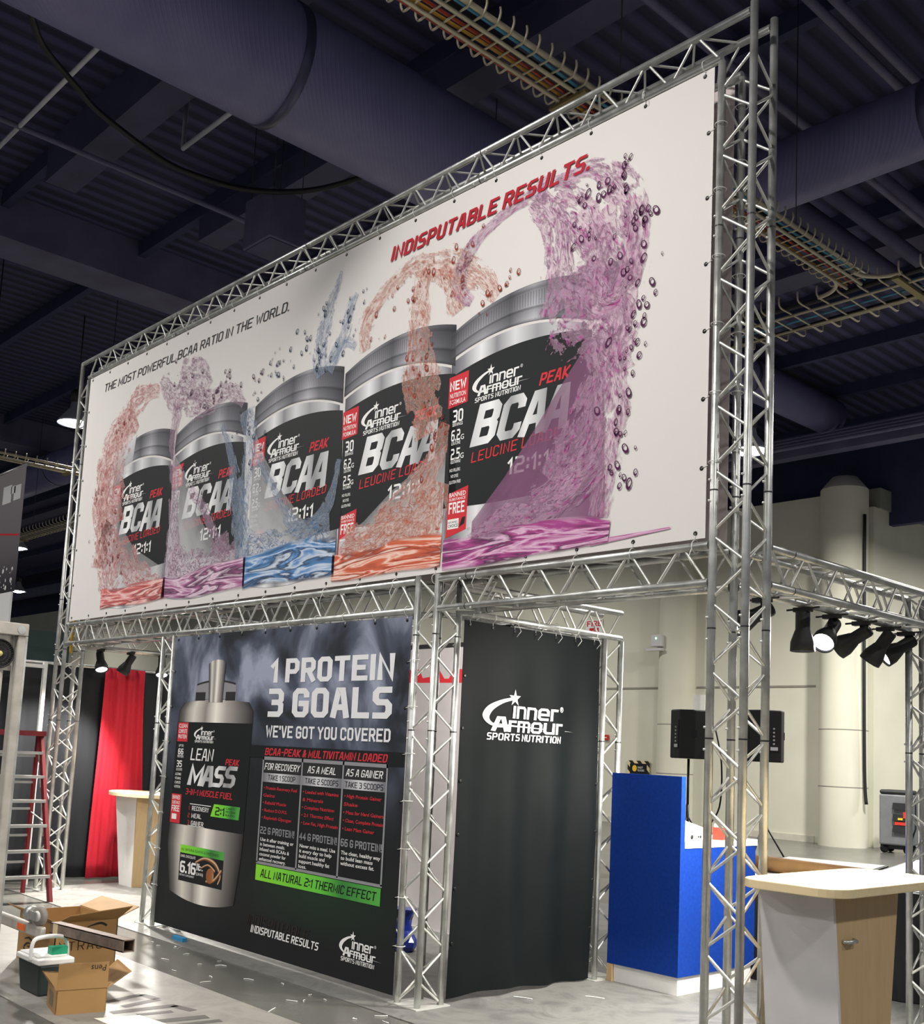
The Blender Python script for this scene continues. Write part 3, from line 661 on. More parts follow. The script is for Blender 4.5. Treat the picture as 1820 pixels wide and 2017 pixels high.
for x in cols: mb.rect(x-.009, .70, x+.009, 1.49, .0014)
mb.rect(1.51, 1.465, 3.02, 1.49, .0014); mb.rect(1.51, .69, 3.02, .71, .0014)
mb.build('table_rule_print', M['p_mid'], pb)
k = NT('silver gradient band'); uv = k.n('SeparateXYZ'); k.t.links.new(k.n('TexCoord').outputs['UV'], uv.inputs[0])
k.bs(Base_Color=k.ramp(k.math('FRACT', k.math('MULTIPLY', uv.outputs[0], 3.0)), [(0, lin('#6d6e74')), (.45, lin('#d2d2d6')), (1, lin('#6d6e74'))]), Roughness=.6)
mb = P_(); mb.band([(1.53, 1.368), (3.0, 1.372)], [(1.53, 1.30), (3.0, 1.305)], .0012); mb.build('table_band_print', k.m, pb)
mb = P_()
for i, s in enumerate(('FOR RECOVERY', 'AS A MEAL', 'AS A GAINER')):
    mb = P_(); w = (.46, .34, .40)[i]; stext(mb, s, (cols[i]+cols[i+1])/2-w/2-.008, 1.392, w, .05, hw=.6, shear=.25, d=.0018); mb.build('column_heading', M['p_white'], pb)
for i, ls in enumerate((('Use it after training or', 'in between meals.', 'Infused with BCAAs &', 'coconut powder for', 'enhanced recovery.'), ('Never miss a meal. Use', 'it every day to help', 'build muscle and', 'support healthy fat', 'loss.'), ('The clean, healthy way', 'to build lean mass', 'without excess fat.'))):
    mb = P_(); [btext(mb, s, cols[i]+.03, .862-.036*j, .036, min(.44, .0195*len(s)), .012, .06, d=.0018) for j, s in enumerate(ls)]; mb.build('column_paragraph', M['p_white'], pb)
for i, s in enumerate(('22 G PROTEIN!', '44 G PROTEIN!', '66 G PROTEIN!')): mb = P_(); stext(mb, s, cols[i]+.02, .915, .45, .052, hw=.75, d=.0018); mb.build('protein_amount', M['p_mid'], pb)
for i, s in enumerate(('TAKE 1 SCOOP', 'TAKE 2 SCOOPS', 'TAKE 3 SCOOPS')):
    mb = P_(); w = (.36, .40, .42)[i]; stext(mb, s, (cols[i]+cols[i+1])/2-w/2, 1.315, w, .04, hw=.6, d=.0018); mb.build('scoop_lettering', M['p_black'], pb)
for i, ls in enumerate((('\u2022 Protein Recovery Fuel', '   Gains', '\u2022 Rebuild Muscle', '\u2022 Reduce D.O.M.S.', '\u2022 Replenish Glycogen'), ('\u2022 Loaded with Vitamins', '   & Minerals', '\u2022 Complete Nutrition', '\u2022 2:1 Thermic Effect', '\u2022 Low Fat, High Protein'), ('\u2022 High Protein Gainer', '   Shake', '\u2022 Mass for Hard Gainers', '\u2022 Clean, Complete Protein', '\u2022 Lean Mass Gainer'))):
    mb = P_(); [btext(mb, s, cols[i]+.03, 1.245-.055*j, .034, min(.44, .0195*len(s)), .012, .1, d=.0018) for j, s in enumerate(ls)]; mb.build('bullet_list', M['p_red2'], pb)
def green_mat():
    k = NT('lime green gradient print'); sp = k.n('SeparateXYZ'); k.t.links.new(k.n('TexCoord').outputs['UV'], sp.inputs[0])
    k.bs(Base_Color=k.ramp(sp.outputs[0], [(0, lin('#86d92e')), (.55, lin('#5fc43a')), (.72, lin('#2f7d33')), (1, lin('#4fa840'))]), Roughness=.6); return k.m
M['p_green'] = green_mat()
P_().band([(1.515, .685), (3.01, .685)], [(1.515, .57), (3.01, .57)], .001).build('green_strip_print', M['p_green'], pb)
mb = P_(); stext(mb, 'ALL NATURAL 2:1 THERMIC EFFECT', 1.58, .597, 1.38, .06, hw=.65, shear=.2, d=.0016); mb.build('green_strip_lettering', M['p_black'], pb)
mb = P_(); stext(mb, 'INDISPUTABLE', 1.44, .235, .80, .075, hw=.6, shear=.2, d=.001); mb.build('faint_lettering', M['p_dim'], pb)
mb = P_(); stext(mb, 'INDISPUTABLE RESULTS', 1.50, .185, .86, .055, hw=.75, shear=.2, d=.0014); mb.build('footer_print', M['p_white'], pb); mb = P_(); logo(mb, 2.60, .165, .46, .19, d=.0014); mb.build('logo_print', M['p_white'], pb)
# the printed jug
BSt = [(0, lin('#2a2828')), (.08, lin('#6b6865')), (.22, lin('#d8d2c8')), (.38, lin('#8d8884')), (.52, lin('#f2ece2')), (.66, lin('#a8a29c')), (.84, lin('#6e6a68')), (1, lin('#242222'))]
M['p_jug'] = silver('printed silver jug', stops=BSt)
jug = P_().band(arc(.24, 1.26, 1.90, 1.92, 1.90)+[], arc(.16, 1.33, 1.83, 1.85, 1.83), .0008)
jug.band(arc(.16, 1.33, 1.83, 1.85, 1.83), arc(.15, 1.33, 1.70, 1.70, 1.70), .0008)
jg = jug.build('printed_jug', M['p_jug'], pb)
P_().band(arc(.15, 1.31, .95, .95, .95), arc(.13, 1.30, .72, .70, .72), .0008).band(arc(.13, 1.30, .72, .70, .72), arc(.22, 1.24, .34, .28, .34), .0008).build('printed_jug_base', M['p_jug'], jg)
P_().band(arc(.42, 1.05, 2.045, 2.075, 2.045), arc(.40, 1.07, 1.91, 1.93, 1.91), .0010).build('printed_jug_cap', M['p_mid'], jg)
mb = P_(); mb.rect(.42, 1.915, .58, 1.985, .0014); mb.rect(.90, 1.915, 1.05, 1.985, .0014); mb.band(arc(.43, 1.04, 2.055, 2.085, 2.055), arc(.43, 1.04, 2.04, 2.07, 2.04), .0014); mb.build('printed_cap_recess', M['p_char'], jg)
P_().band([(.60, 2.22), (.66, 2.245), (.74, 2.252), (.82, 2.245), (.87, 2.22)], [(.64, 1.90), (.68, 1.90), (.745, 1.90), (.81, 1.90), (.86, 1.90)], .0018).build('printed_jug_handle', M['p_jug'], jg)
P_().band(arc(.15, 1.33, 1.735, 1.735, 1.735), arc(.135, 1.31, .885, .885, .885), .0012).build('printed_jug_label', M['p_black'], jg)
mb = P_(); logo(mb, .44, 1.565, .38, .13, d=.0018); stext(mb, 'LEAN', .41, 1.42, .36, .10, hw=.55, shear=.15, d=.0018)
for i, s in enumerate(('RECOVERY', 'MEAL', 'GAINER')): stext(mb, s, .50, 1.012-.06*i, (.27, .16, .20)[i], .036, hw=.6, d=.0018)
stext(mb, '66', .195, 1.46, .09, .05, hw=.8, d=.0018); btext(mb, 'UP TO', .20, 1.525, .03, .08, .01, d=.0018); btext(mb, 'PROTEIN', .19, 1.435, .03, .10, .01, d=.0018)
stext(mb, '35', .185, 1.355, .09, .055, hw=.8, d=.0018); btext(mb, 'SCOOPS', .185, 1.325, .03, .10, .01, d=.0018)
for i, s in enumerate(('L-GLUTAMINE', 'VITAMINS', 'COMPLETE', 'NUTRITION')): btext(mb, s, .175, 1.285-.035*i, .03, .10, .01, d=.0018, H=.022)
mb.rect(.46, 1.06, .80, 1.066, .0018); mb.rect(.45, .885, .72, .889, .0018); mb.build('printed_jug_lettering', M['p_white'], jg)
mb = P_()
for (ch, x, w, z) in (('M', .385, .235, 1.215), ('A', .60, .19, 1.215), ('S', .785, .16, 1.22), ('S', .95, .17, 1.225)):
    s0 = len(mb.v); stext(mb, ch, x, z, w, .17, hw=.95, shear=.30, d=.0018)
    for i in range(s0, len(mb.v)): mb.uv[i] = ((mb.v[i][0]-.385)/.85, 0)
mb.build('printed_silver_lettering', M['p_silver'], jg)
mb = P_(); stext(mb, 'PEAK', .97, 1.40, .20, .05, hw=.75, shear=.25, d=.0018); stext(mb, '3-IN-1 MUSCLE FUEL', .37, 1.135, .74, .05, hw=.7, shear=.2, d=.0018); stext(mb, '123'[0], .445, 1.012, .015, .036, hw=.6, d=.0018); stext(mb, '2', .44, .952, .03, .036, hw=.6, d=.0018); stext(mb, '3', .44, .892, .03, .036, hw=.6, d=.0018)
mb.rect(.165, 1.57, .335, 1.73, .0015); mb.rect(.145, .89, .31, 1.13, .0015); mb.build('printed_red_print', M['p_red2'], jg)
mb = P_(); [btext(mb, s, .18, 1.685-.045*i, .04, .14, .01, d=.002, H=.034) for i, s in enumerate(('CLEAN', 'COMPLETE', 'PROTEIN'))]; stext(mb, 'FREE', .16, .985, .13, .05, hw=.8, d=.002); btext(mb, 'BANNED', .16, 1.085, .04, .13, .01, d=.002, H=.034); btext(mb, 'SUBSTANCE', .16, 1.045, .04, .13, .01, d=.002, H=.028); mb.rect(.17, .92, .25, .965, .002); mb.build('printed_badge_lettering', M['p_white'], jg)
P_().band([(.845, 1.085), (1.235, 1.085)], [(.80, .985), (1.225, .985)], .0016).build('printed_green_tab', M['p_green'], jg)
mb = P_(); stext(mb, '2:1', .87, 1.0, .14, .065, hw=.7, d=.002); [btext(mb, s, 1.03, 1.055-.026*i, .024, .14, .01, d=.002) for i, s in enumerate(('CARB TO', 'PROTEIN', 'RATIO'))]; mb.build('printed_tab_lettering', M['p_black'], jg)
mb = P_(); mb.rect(.36, .435, 1.05, .665, .0014); mb.build('printed_flavour_panel', M['p_black'], jg)
P_().band([(.36, .725), (1.05, .725)], [(.36, .66), (1.05, .66)], .0016).build('printed_green_strip', M['p_green'], jg)
mb = P_(); btext(mb, 'ALL NATURAL FLAVORS & SWEETENERS', .375, .68, .03, .60, .0, .15, d=.002); mb.build('printed_strip_lettering', M['p_dim'], jg)
mb = P_(); stext(mb, '6.16', .375, .50, .26, .095, hw=.9, d=.002, gap=.5); btext(mb, 'lb.', .645, .545, .075, .10, .02, d=.002); btext(mb, '(2.8 KG)', .645, .505, .03, .11, .01, d=.002); btext(mb, 'DARK CHOCOLATE', .375, .625, .03, .24, .01, d=.002); btext(mb, 'DIETARY SUPPLEMENT', .375, .475, .022, .24, .0, d=.002); mb.build('printed_weight_lettering', M['p_white'], jg)
k = NT('chocolate swirl print'); sp_ = k.n('SeparateXYZ'); k.t.links.new(k.n('TexCoord').outputs['UV'], sp_.inputs[0])
k.bs(Base_Color=k.ramp(sp_.outputs[1], [(0, lin('#2a130a')), (.45, lin('#9a5a2c')), (.6, lin('#e8c9a0')), (1, lin('#3a1c0e'))]), Roughness=.6)
mb = P_(); mb.ribbon([(.62, .60, .02), (.76, .645, .03), (.92, .62, .04), (1.01, .54, .03), (.98, .47, .02)], .0018, 8); mb.ribbon([(.70, .56, .015), (.82, .60, .02), (.93, .56, .03)], .002, 8); mb.ribbon([(.80, .47, .02), (.92, .49, .03), (1.03, .58, .03)], .002, 8)
mb.add([(.86+.06*math.cos(R(a)), .52+.06*math.sin(R(a)), .0022) for a in range(0, 360, 20)], [tuple(range(18))], [(0, .42+.08*math.cos(R(a))) for a in range(0, 360, 20)]); mb.build('printed_chocolate', k.m, jg)
sp = []; gp = []
for i in range(10):
    x = .05+(PW-.1)*i/9; sp.append(((x, 0, ZL-.042), (x, -.004, PH-.025), None)); gp.append((x, -.002, PH-.025))
ties(pb, sp, 0); sp = []
for i in range(1, 8):
    z = PH*i/8
    sp.append(((PW+.047, 0, z+.01), (PW-.025, -.004, z), None)); gp.append((PW-.025, -.002, z))
    sp.append(((-.030, 0, z+.01), (.025, -.004, z), None)); gp.append((.025, -.002, z))
ties(pb, sp, 2); grommets(pb, gp, (0, -1, 0))

# ---- the plain black logo banner on the depth truss, with soft folds
def fold(y, z):
    k = min(1, max(0, (2.46-z)/1.3)); b = max(0, (1.0-z))
    return .030*k*math.sin(y*15+.6)*(.35+.5*y) + .020*b*math.sin(y*5.2-1.0) - .05*b*max(0, y-.75)
def lmap(y, z, d=0.0): return (fold(y, z)+.003+d, y, z-.035)
KX = XC+W+.0005
kb = thing('logo_banner', 'plain black hanging banner with a white star logo', 'banner', (KX, 4.85, .035))
mb = MB(); NY, NZ = 60, 50; f_ = lambda y, z, s: (fold(y, z)+s*.0015, y, z-.035)
vs = []
for s in (1, -1):
    for j in range(NZ+1):
        for i in range(NY+1):
            y = 1.385*i/NY; zb = .035-.0+ .02*math.sin(y*4); z = zb+(2.462-zb)*j/NZ; vs.append(f_(y, z, s))
o_ = (NY+1)*(NZ+1); fs = []
for j in range(NZ):
    for i in range(NY):
        a = j*(NY+1)+i; q = (a, a+1, a+NY+2, a+NY+1); fs.append(q); fs.append(tuple(o_+t for t in reversed(q)))
mb.add(vs, fs, smooth=True)
k = NT('black vinyl'); k.bs(Base_Color=k.ramp(k.noise(k.coord('Object'), 2), [(.3, lin('#0d1112')), (.7, lin('#111516'))]), Roughness=.62, Specular_IOR_Level=.10); k.bump(k.noise(k.coord('Object', (1, 60, 60)), 8, 2), .05, .002)
mb.build('banner_sheet', k.m, kb)
mb = MB(lmap); logo(mb, .20, 1.68, .92, d=.004); mb.build('logo_print', M['p_white'], kb)
sp = []; gp = []
for i in range(7):
    y = .05+1.27*i/6; tail = [(.03, y, 2.45), (.045, y+.02, 2.40), (.03, y-.005, 2.36)] if i > 1 else None
    sp.append(((0, y, ZL-.035), (.003, y, 2.40), tail)); gp.append((.003, y, 2.40))
ties(kb, sp, 1)
for i in range(1, 7): gp += [(fold(1.36, 2.4*i/7)+.003, 1.365, 2.4*i/7), (fold(.02, 2.4*i/7)+.003, .02, 2.4*i/7)]
grommets(kb, gp, (1, 0, 0))

# ------------------------------------------------------------------ floor coverings
def marble(name, a, b, rough):
    k = NT(name); v = k.coord('Object'); n = k.noise(v, 2.6, 7, .65, 1.4)
    k.bs(Base_Color=k.ramp(n, [(.32, lin(a)), (.52, lin(b)), (.7, lin(a))]), Roughness=rough); k.bump(k.noise(v, 90, 2), .2, .003); return k.m
mb = MB().box((-11.35, 4.36, 0), (1.5, 9.6, .006)); o = mb.build('stand_carpet', marble('grey marbled carpet', '#575655', '#706f6b', .55)); tag(o, 'grey mottled carpet covering the ground inside the truss stand', 'carpet')
mb = MB().box((-16, 2.66, 0), (3, 3.80, .004)); ru = mb.build('floor_runner', marble('pale plastic runner', '#716e69', '#86837c', .5)); tag(ru, 'pale plastic runner with dark printed marks in the left foreground', 'runner')
k_ = plain('dark print on runner', '#4a4643', .6)
def blob(pts): 
    MB().add([(x, y, .0052) for x, y in pts], [tuple(range(len(pts)))]).build('dark_mark', k_, ru)
def bar(a, b, w):
    (x0, y0), (x1, y1) = a, b; l = math.hypot(x1-x0, y1-y0); nx, ny = -(y1-y0)/l*w/2, (x1-x0)/l*w/2
    blob([(x0+nx, y0+ny), (x0-nx, y0-ny), (x1-nx, y1-ny), (x1+nx, y1+ny)])
bar((-6.35, 3.10), (-6.43, 3.38), .06); bar((-6.42, 3.37), (-6.27, 3.40), .06); bar((-6.26, 3.40), (-6.20, 3.14), .06)
bar((-6.10, 3.02), (-6.07, 3.42), .07); bar((-6.07, 3.40), (-5.90, 3.44), .06); bar((-5.98, 3.12), (-5.95, 3.33), .05)
bar((-5.80, 3.05), (-5.74, 3.44), .08); bar((-5.66, 3.12), (-5.62, 3.46), .06); bar((-5.5, 3.0), (-5.44, 3.44), .08)
mb = MB().add([(-6.02, 2.88, .0048), (-5.62, 2.90, .0048), (-5.70, 3.16, .0048), (-5.955, 3.125, .0048), (-5.99, 2.98, .0048)], [(0, 1, 2, 3, 4)]).add([(-6.02, 2.88, .0085), (-5.62, 2.90, .0085), (-5.70, 3.16, .0085), (-5.955, 3.125, .0085), (-5.99, 2.98, .0085)], [(0, 1, 2, 3, 4)])
tag(mb.build('paper_sheet', plain('cream paper', '#f3ecd8', .7, 0, .02)), 'cream paper sheet lying on the runner at the bottom left', 'paper')
# nylon offcuts scattered on the floor
offs = [(-8.014, 4.277), (-7.864, 4.238), (-7.753, 4.312), (-7.7, 4.33), (-7.363, 4.029), (-7.085, 4.152), (-6.966, 4.255), (-7.116, 4.33), (-6.986, 3.899), (-6.677, 4.005), (-7.46, 4.254), (-6.555, 3.897), (-5.78, 4.15), (-5.737, 4.275), (-5.228, 4.32), (-5.256, 4.148), (-5.821, 4.082), (-5.688, 3.846), (-5.902, 4.274), (-6.254, 4.30), (-6.482, 4.182), (-5.1, 4.25)]
for i, (x, y) in enumerate(offs):
    a = random.uniform(0, 6.28); l = random.choice((.03, .05, .08, .06)) if i != 17 else .12; c = random.uniform(-.02, .02)
    pts = [(x-l/2*math.cos(a), y-l/2*math.sin(a), .003), (x-c*math.sin(a), y+c*math.cos(a), .004), (x+l/2*math.cos(a), y+l/2*math.sin(a), .003)]
    tag(MB().tube(smooth(pts, 4), .0028, 5).build('zip_tie_offcut', M['tie']), 'small white nylon offcut on the dark floor strip before the protein banner', 'offcut', 'nylon offcuts on the dark floor strip')
for i, (x, y) in enumerate([(-5.092, 5.407), (-4.846, 5.847)]):
    pts = [(x-.06, y-.03, .009), (x, y, .010), (x+.06, y+.025, .009)]
    tag(MB().tube(smooth(pts, 4), .003, 5).build('zip_tie_offcut', M['tie']), 'white nylon offcut on the grey carpet %s' % ('below the left half of the black logo banner' if i == 0 else 'nearest the blue cabinet'), 'offcut')
tag(MB().box((-8.05, 4.45, .006), (-7.88, 4.49, .035)).build('tape_strip', plain('blue masking tape', '#2f86b5', .6)), 'small blue strip under the lower edge of the protein banner', 'tape')

# ------------------------------------------------------------------ track lights
def head(loc, aim, lit, label, power=1.0, side=(0, 1, 0), group='track spotlights'):
    t = thing('track_spotlight', label, 'spotlight', loc, 0, group)
    a = Vector(aim).normalized(); piv = Vector((0, 0, -.10))
    MB().box((-.05, -.022, -.045), (.05, .022, -.020)).tube([(-.10, 0, -.03), (.10, 0, -.024)], .006, 6).build('clamp', M['black'], t)
    MB().tube([(0, 0, -.03), piv], .009, 8).build('stem', M['black'], t)
    o = piv - a*.06
    MB().lathe([(0, 0), (.036, .0), (.040, .012), (.040, .105), (.045, .115), (.066, .175), (.068, .225), (.062, .228), (.060, .19), (.03, .16), (0, .16)], 28, o, a).build('lamp_housing', M['blackplastic'], t)
    MB().lathe([(0, .212), (.057, .212), (.059, .206)], 24, o, a).build('lens', M['lens_on'] if lit else M['lens_off'], t)
    if lit:
        ld = bpy.data.lights.new('spotlight', 'SPOT'); ld.energy = SPOT_W*power; ld.spot_size = R(95); ld.spot_blend = .6; ld.color = (1, .96, .88); ld.shadow_soft_size = .05
        lo = bpy.data.objects.new('spot_beam', ld); C.objects.link(lo); lo.parent = t
        lo.location = o + a*.245; lo.rotation_euler = a.to_track_quat('-Z', 'Y').to_euler()
    return t
M['lens_on'] = emit('lit lens', '#fbfbff', 14.0); M['lens_off'] = plain('unlit lens', '#8a8c90', .2)
zt = ZL-.0
XB = XR+.005
head((XB, 5.477, zt), (0, 0, -1), True, 'black track spotlight pointing straight down, left end of the right-hand row' , 1.2)
head((XB, 5.80, zt), (.10, -.80, -.62), True, 'glaring lit track spotlight aimed toward the viewer, second in the right-hand row', 1.2)
head((XB, 6.15, zt), (-.78, -.08, -.45), True, 'dark track spotlight turned sideways, third in the right-hand row', 1.3)
head((XB, 6.46, zt), (-.52, -.08, -.72), True, 'dark track spotlight tilted steeply down, fourth in the right-hand row', 1.5)
head((XB, 6.74, zt), (-.6, -.62, -.55), True, 'track spotlight with a small bright glint at the right photo edge', .5)
head((XB, 5.06, zt), (-.62, -.65, -.45), True, 'track spotlight half hidden behind the right tower tubes', .4)
XB2 = XL+W
head((XB2, 4.99, zt), (.50, -.06, -.85), True, 'glaring track spotlight beside the left tower', 2.0)
head((XB2, 5.33, zt), (-.30, -.35, -.85), True, 'lit track spotlight above the red drape', 1.2)
head((XB2, 5.70, zt), (.45, -.18, -.85), True, 'lit track spotlight behind the top of the left banner column', 2.2)

head((XC+.1, 5.35, zt), (-.72, .42, -.42), True, 'unseen track spotlight added behind the black logo banner to brighten the rear panel', 1.3)  # hidden head, added to light the pale panel behind the middle column

# ------------------------------------------------------------------ high bay lamps
def highbay(x, y, z, label, group='high bay lamps', lit=1.0):
    t = thing('high_bay_lamp', label, 'ceiling lamp', (x, y, z), 0, group)
    MB().lathe([(.08, .42), (.10, .40), (.12, .30), (.30, .06), (.33, 0), (.325, 0), (.29, .06), (.11, .28), (0, .29)], 28).build('reflector', M['refl'], t)
    MB().lathe([(0, .42), (.11, .42), (.12, .60), (.10, .66), (0, .66)], 20).build('ballast', M['dark'], t)
    MB().tube([(0, 0, .66), (0, 0, 9.6-z)], .012, 6).build('hanger_rod', M['dark'], t)
    MB().lathe([(0, -.06), (.12, -.05), (.22, -.02), (.27, .02)], 24).build('lens', M['bay'], t)
    ld = bpy.data.lights.new('high_bay', 'AREA'); ld.shape = 'DISK'; ld.size = .55; ld.energy = HALL_W*lit; ld.color = (1.0, .97, .92); ld.spread = R(165)
    lo = bpy.data.objects.new('high_bay_light', ld); C.objects.link(lo); lo.parent = t; lo.location = (0, 0, -.09)
    return t
M['refl'] = plain('lamp reflector', '#b9bcc6', .35, .3); M['bay'] = emit('lit lamp lens', '#f4f6ff', 22.0)
highbay(-20, 8.17, 7.45, 'bright round high bay lamp left of the large banner')
highbay(-10.23, 16.06, 7.0, 'bright high bay lamp seen through the right tower')
highbay(-35.8, 13.1, 7.5, 'glaring distant lamp behind the grey hanging banner')
highbay(-47.0, 17.4, 7.5, 'small distant lamp just above the white panel at the left edge')
for x, y, p in ((-3.5, 15, 1.2), (-7.0, 17.4, 3.6), (-5, 26, 3.0), (4, 9, .8), (-8, -.6, 1.7)):  # unseen lamps added to brighten the large banner, the column and the far walls
    highbay(x, y, 7.45, 'unseen high bay lamp added under the hall roof to brighten the stand and far walls', lit=p)
for x, y in ((-20, 17.4), (-28, 17.4), (-12, 1.2), (-4.2, 1.2), (4, 1.2), (-20, 0), (-12, -6.5), (-4, -6.5), (4, -6.5)):
    highbay(x, y, 7.45, 'unseen high bay lamp added under the hall roof to brighten the stand and far walls')

# ------------------------------------------------------------------ roof services
def duct(name, a, b, r, label, seams, mat='navy_lt'):
    t = thing(name, label, 'air duct', a); A = Vector(a); B = Vector(b)-A; d = B.normalized(); L = B.length
    prof = [(r, 0)]
    MB().lathe([(0, 0), (r, 0), (r, L), (0, L)], 48, (0, 0, 0), d).build('duct_body', M[mat], t)
    for s in seams: MB().lathe([(r+.001, s-.05), (r+.012, s-.045), (r+.012, s+.045), (r+.001, s+.05)], 48, (0, 0, 0), d).build('seam_band', M['seam'], t)
    return t
M['seam'] = plain('painted seam band', '#4c4c66', .3, .4)
def duct_mat():
    k = NT('spiral duct paint'); v = k.coord('Object'); sp = k.n('SeparateXYZ'); k.t.links.new(v, sp.inputs[0])
    s = k.math('SINE', k.math('MULTIPLY', k.math('ADD', k.math('ADD', sp.outputs[1], sp.outputs[0]), k.math('MULTIPLY', sp.outputs[2], .08)), 62.0))
    k.bs(Base_Color=k.ramp(k.noise(v, 3), [(.3, lin('#6a6892')), (.7, lin('#75739c'))]), Roughness=.5); k.bump(k.math('POWER', k.math('ABSOLUTE', s), 8.0), .15, .012); return k.m
M['duct'] = duct_mat()
duct('air_duct', (-8.21, -6, 7.8), (-8.21, 9.69, 7.8), .565, 'huge dark blue round air duct crossing the top left of the hall roof', (10.92, 14.6), 'duct')
duct('air_duct', (-8.2, 9.69, 7.8), (10, 9.69, 7.8), .345, 'round navy air duct right of the tall tower, below the roof', (4.0, 5.35), 'duct')
duct('air_duct', (-35, 10.95, 8.4), (-22.6, 10.95, 8.4), .44, 'distant round duct at the left edge above the grey hanging banner', (7.4,), 'duct')
duct('air_duct', (-11.3, 11.5, 9.0), (-11.3, 20.8, 9.0), .38, 'thick navy duct behind the right tower, running to the far beam', (6,), 'duct')
def pipe(name, pts, r, label, mat='navy_lt', cat='pipe'):
    tag(MB().tube(pts, r, 10).build(name, M[mat]), label, cat)
pipe('conduit', [(-12.85, -6, 9.57), (-12.85, -6, 8.8), (-12.85, 7.45, 8.8), (-12.85, 7.45, 9.1)], .035, 'long thin blue pipe across the roof above the square unit')
M['conduit'] = plain('white conduit', '#c9c9d2', .4, .3)
pipe('conduit', [(-15.5, 4.24, 8.8), (-10.67, 4.24, 8.8)], .028, 'white conduit at the upper left running under the big duct', 'conduit')
pipe('conduit', [(-11.5, 5.70, 9.58), (-11.5, 5.70, 8.62), (-9.4, 5.70, 8.62), (-9.4, 5.70, 9.58)], .03, 'short grey conduit beside the duct seam', 'conduit')
for i, x in enumerate((-5.08, -4.90, -6.2)):
    pipe('conduit', [(x, -4, 9.0), (x, 21, 9.0)], .05, 'navy pipe in the upper right roof, %s' % ('middle of three', 'rightmost of three', 'leftmost of three')[i])
for i, (x, r) in enumerate(((-7.05, .14), (-6.55, .10), (-5.9, .07))):
    pipe('conduit', [(x, 11, 8.8), (x, 21, 8.8)], r, ('thick', 'medium', 'thin')[i]+' navy pipe above the cable tray at the right', 'navy')
for i in range(4):
    pipe('conduit', [(-30, 20.2+.16*i, 8.3+.12*i), (8, 20.2+.16*i, 8.3+.12*i)], .045, ('lowest', 'second lowest', 'second highest', 'highest')[i]+' of four parallel pipes before the far roof beam', 'navy_lt')
pipe('hanging_cable', smooth([(-9.476, 3.123, 8.0), (-9.86, 3.394, 8.0), (-10.253, 3.887, 8.0), (-10.532, 4.281, 8.0), (-10.877, 5.156, 8.0), (-10.877, 5.666, 8.0), (-10.743, 6.123, 8.0), (-10.442, 6.487, 8.0), (-10.006, 6.755, 8.0), (-9.3, 6.95, 8.0)], 6), .032, 'thick black cable sagging under the big duct', 'black', 'cable')
u = thing('ceiling_unit', 'square navy unit hanging above the banner, below the sagging cable', 'ceiling unit', (-10.9, 6.67, 7.5))
MB().box((-.30, -.245, 0), (.30, .245, .62)).build('unit_case', M['navy_lt'], u, bevel=.012); 
for sx in (-.25, .25):
    for sy in (-.2, .2): MB().tube([(sx, sy, .62), (sx, sy, 2.1)], .006, 6).build('hanger_rod', M['dark'], u)
MB().box((-.27, -.215, -.012), (.27, .215, 0)).build('unit_base', M['navy'], u)

M['tray'] = plain('galvanised cream tray wire', '#bdb49a', .45, .3)
M['cab_red'] = plain('orange red cable', '#a5402a', .6); M['cab_yel'] = plain('yellow cable', '#c79a3a', .6); M['cab_blue'] = plain('blue cable', '#4a90ad', .6); M['cab_blk'] = plain('black cable', '#1b1b1c', .6)
def tray(label, ax, c, z, a, b, w=.36, pitch=.13, r=.009, cables=('cab_red', 'cab_yel', 'cab_red', 'cab_blk', 'cab_blue'), maxn=70):
    """wire basket tray: two rails, hooked rungs and loose cables"""
    t = thing('cable_tray', label, 'cable tray', (c, a, z) if ax == 1 else (a, c, z)); L = b-a
    P = (lambda u, s, h: (u, s, h)) if ax == 1 else (lambda u, s, h: (s, u, h))
    for u in (-w*.22, w*.22): MB().tube([P(u, 0, -.012), P(u, L, -.012)], .016, 8).build('rail', M['tray'], t)
    MB().tube([P(w*.40, 0, .05), P(w*.40, L, .05)], .022, 8).build('side_rail', M['tray'], t)
    n = min(maxn, int(L/pitch)); h = w/2
    mb = MB().tube(smooth([P(-h-.03, 0, .11), P(-h-.035, 0, .06), P(-h, 0, .0), P(-h*.5, 0, 0), P(h*.5, 0, 0), P(h, 0, 0), P(h+.035, 0, .06), P(h+.03, 0, .11)], 3), r, 6)
    first = mb.build('rung_hook', M['tray'], t)
    for i in range(n):
        o = first if i == 0 else first.copy()
        if i: C.objects.link(o)
        o.location = P(0, pitch*(i+.5), 0)
    for i, cb in enumerate(cables):
        u = -w*.36 + w*.66*i/max(1, len(cables)-1); pts = [P(u+random.uniform(-.018, .018), L*q/12, .022+random.uniform(0, .01)) for q in range(13)]
        MB().tube(smooth(pts, 3), .013 if cb != 'cab_blk' else .03, 6).build('cable', M[cb], t)
    for s in (L*.12, L*.5, L*.85): MB().tube([P(0, s, 0), P(0, s, 9.6-z)], .006, 6).build('hanger_rod', M['dark'], t)
    MB().box(*( ((-w*.5, L*.42, -.05), (w*.5, L*.42+.07, -.022)) if ax == 1 else ((L*.42, -w*.5, -.05), (L*.42+.07, w*.5, -.022)) )).build('splice_bracket', plain('brass bracket', '#85764a', .5, .4), t)
    return t
tray('cream wire cable tray with curved hooks crossing above the banner top', 1, -5.18, 6.5, 2.4, 10.0)
tray('wide cream cable tray with blue cable crossing right of the tall tower', 0, 10.45, 6.5, -9.0, 1.0, .86, .22, .011, ('cab_blk', 'cab_blue', 'cab_blue', 'cab_blk'))
tray('cream cable tray branching away at the right photo edge', 1, -4.35, 6.5, 10.9, 16.5, .36, .13, .009)
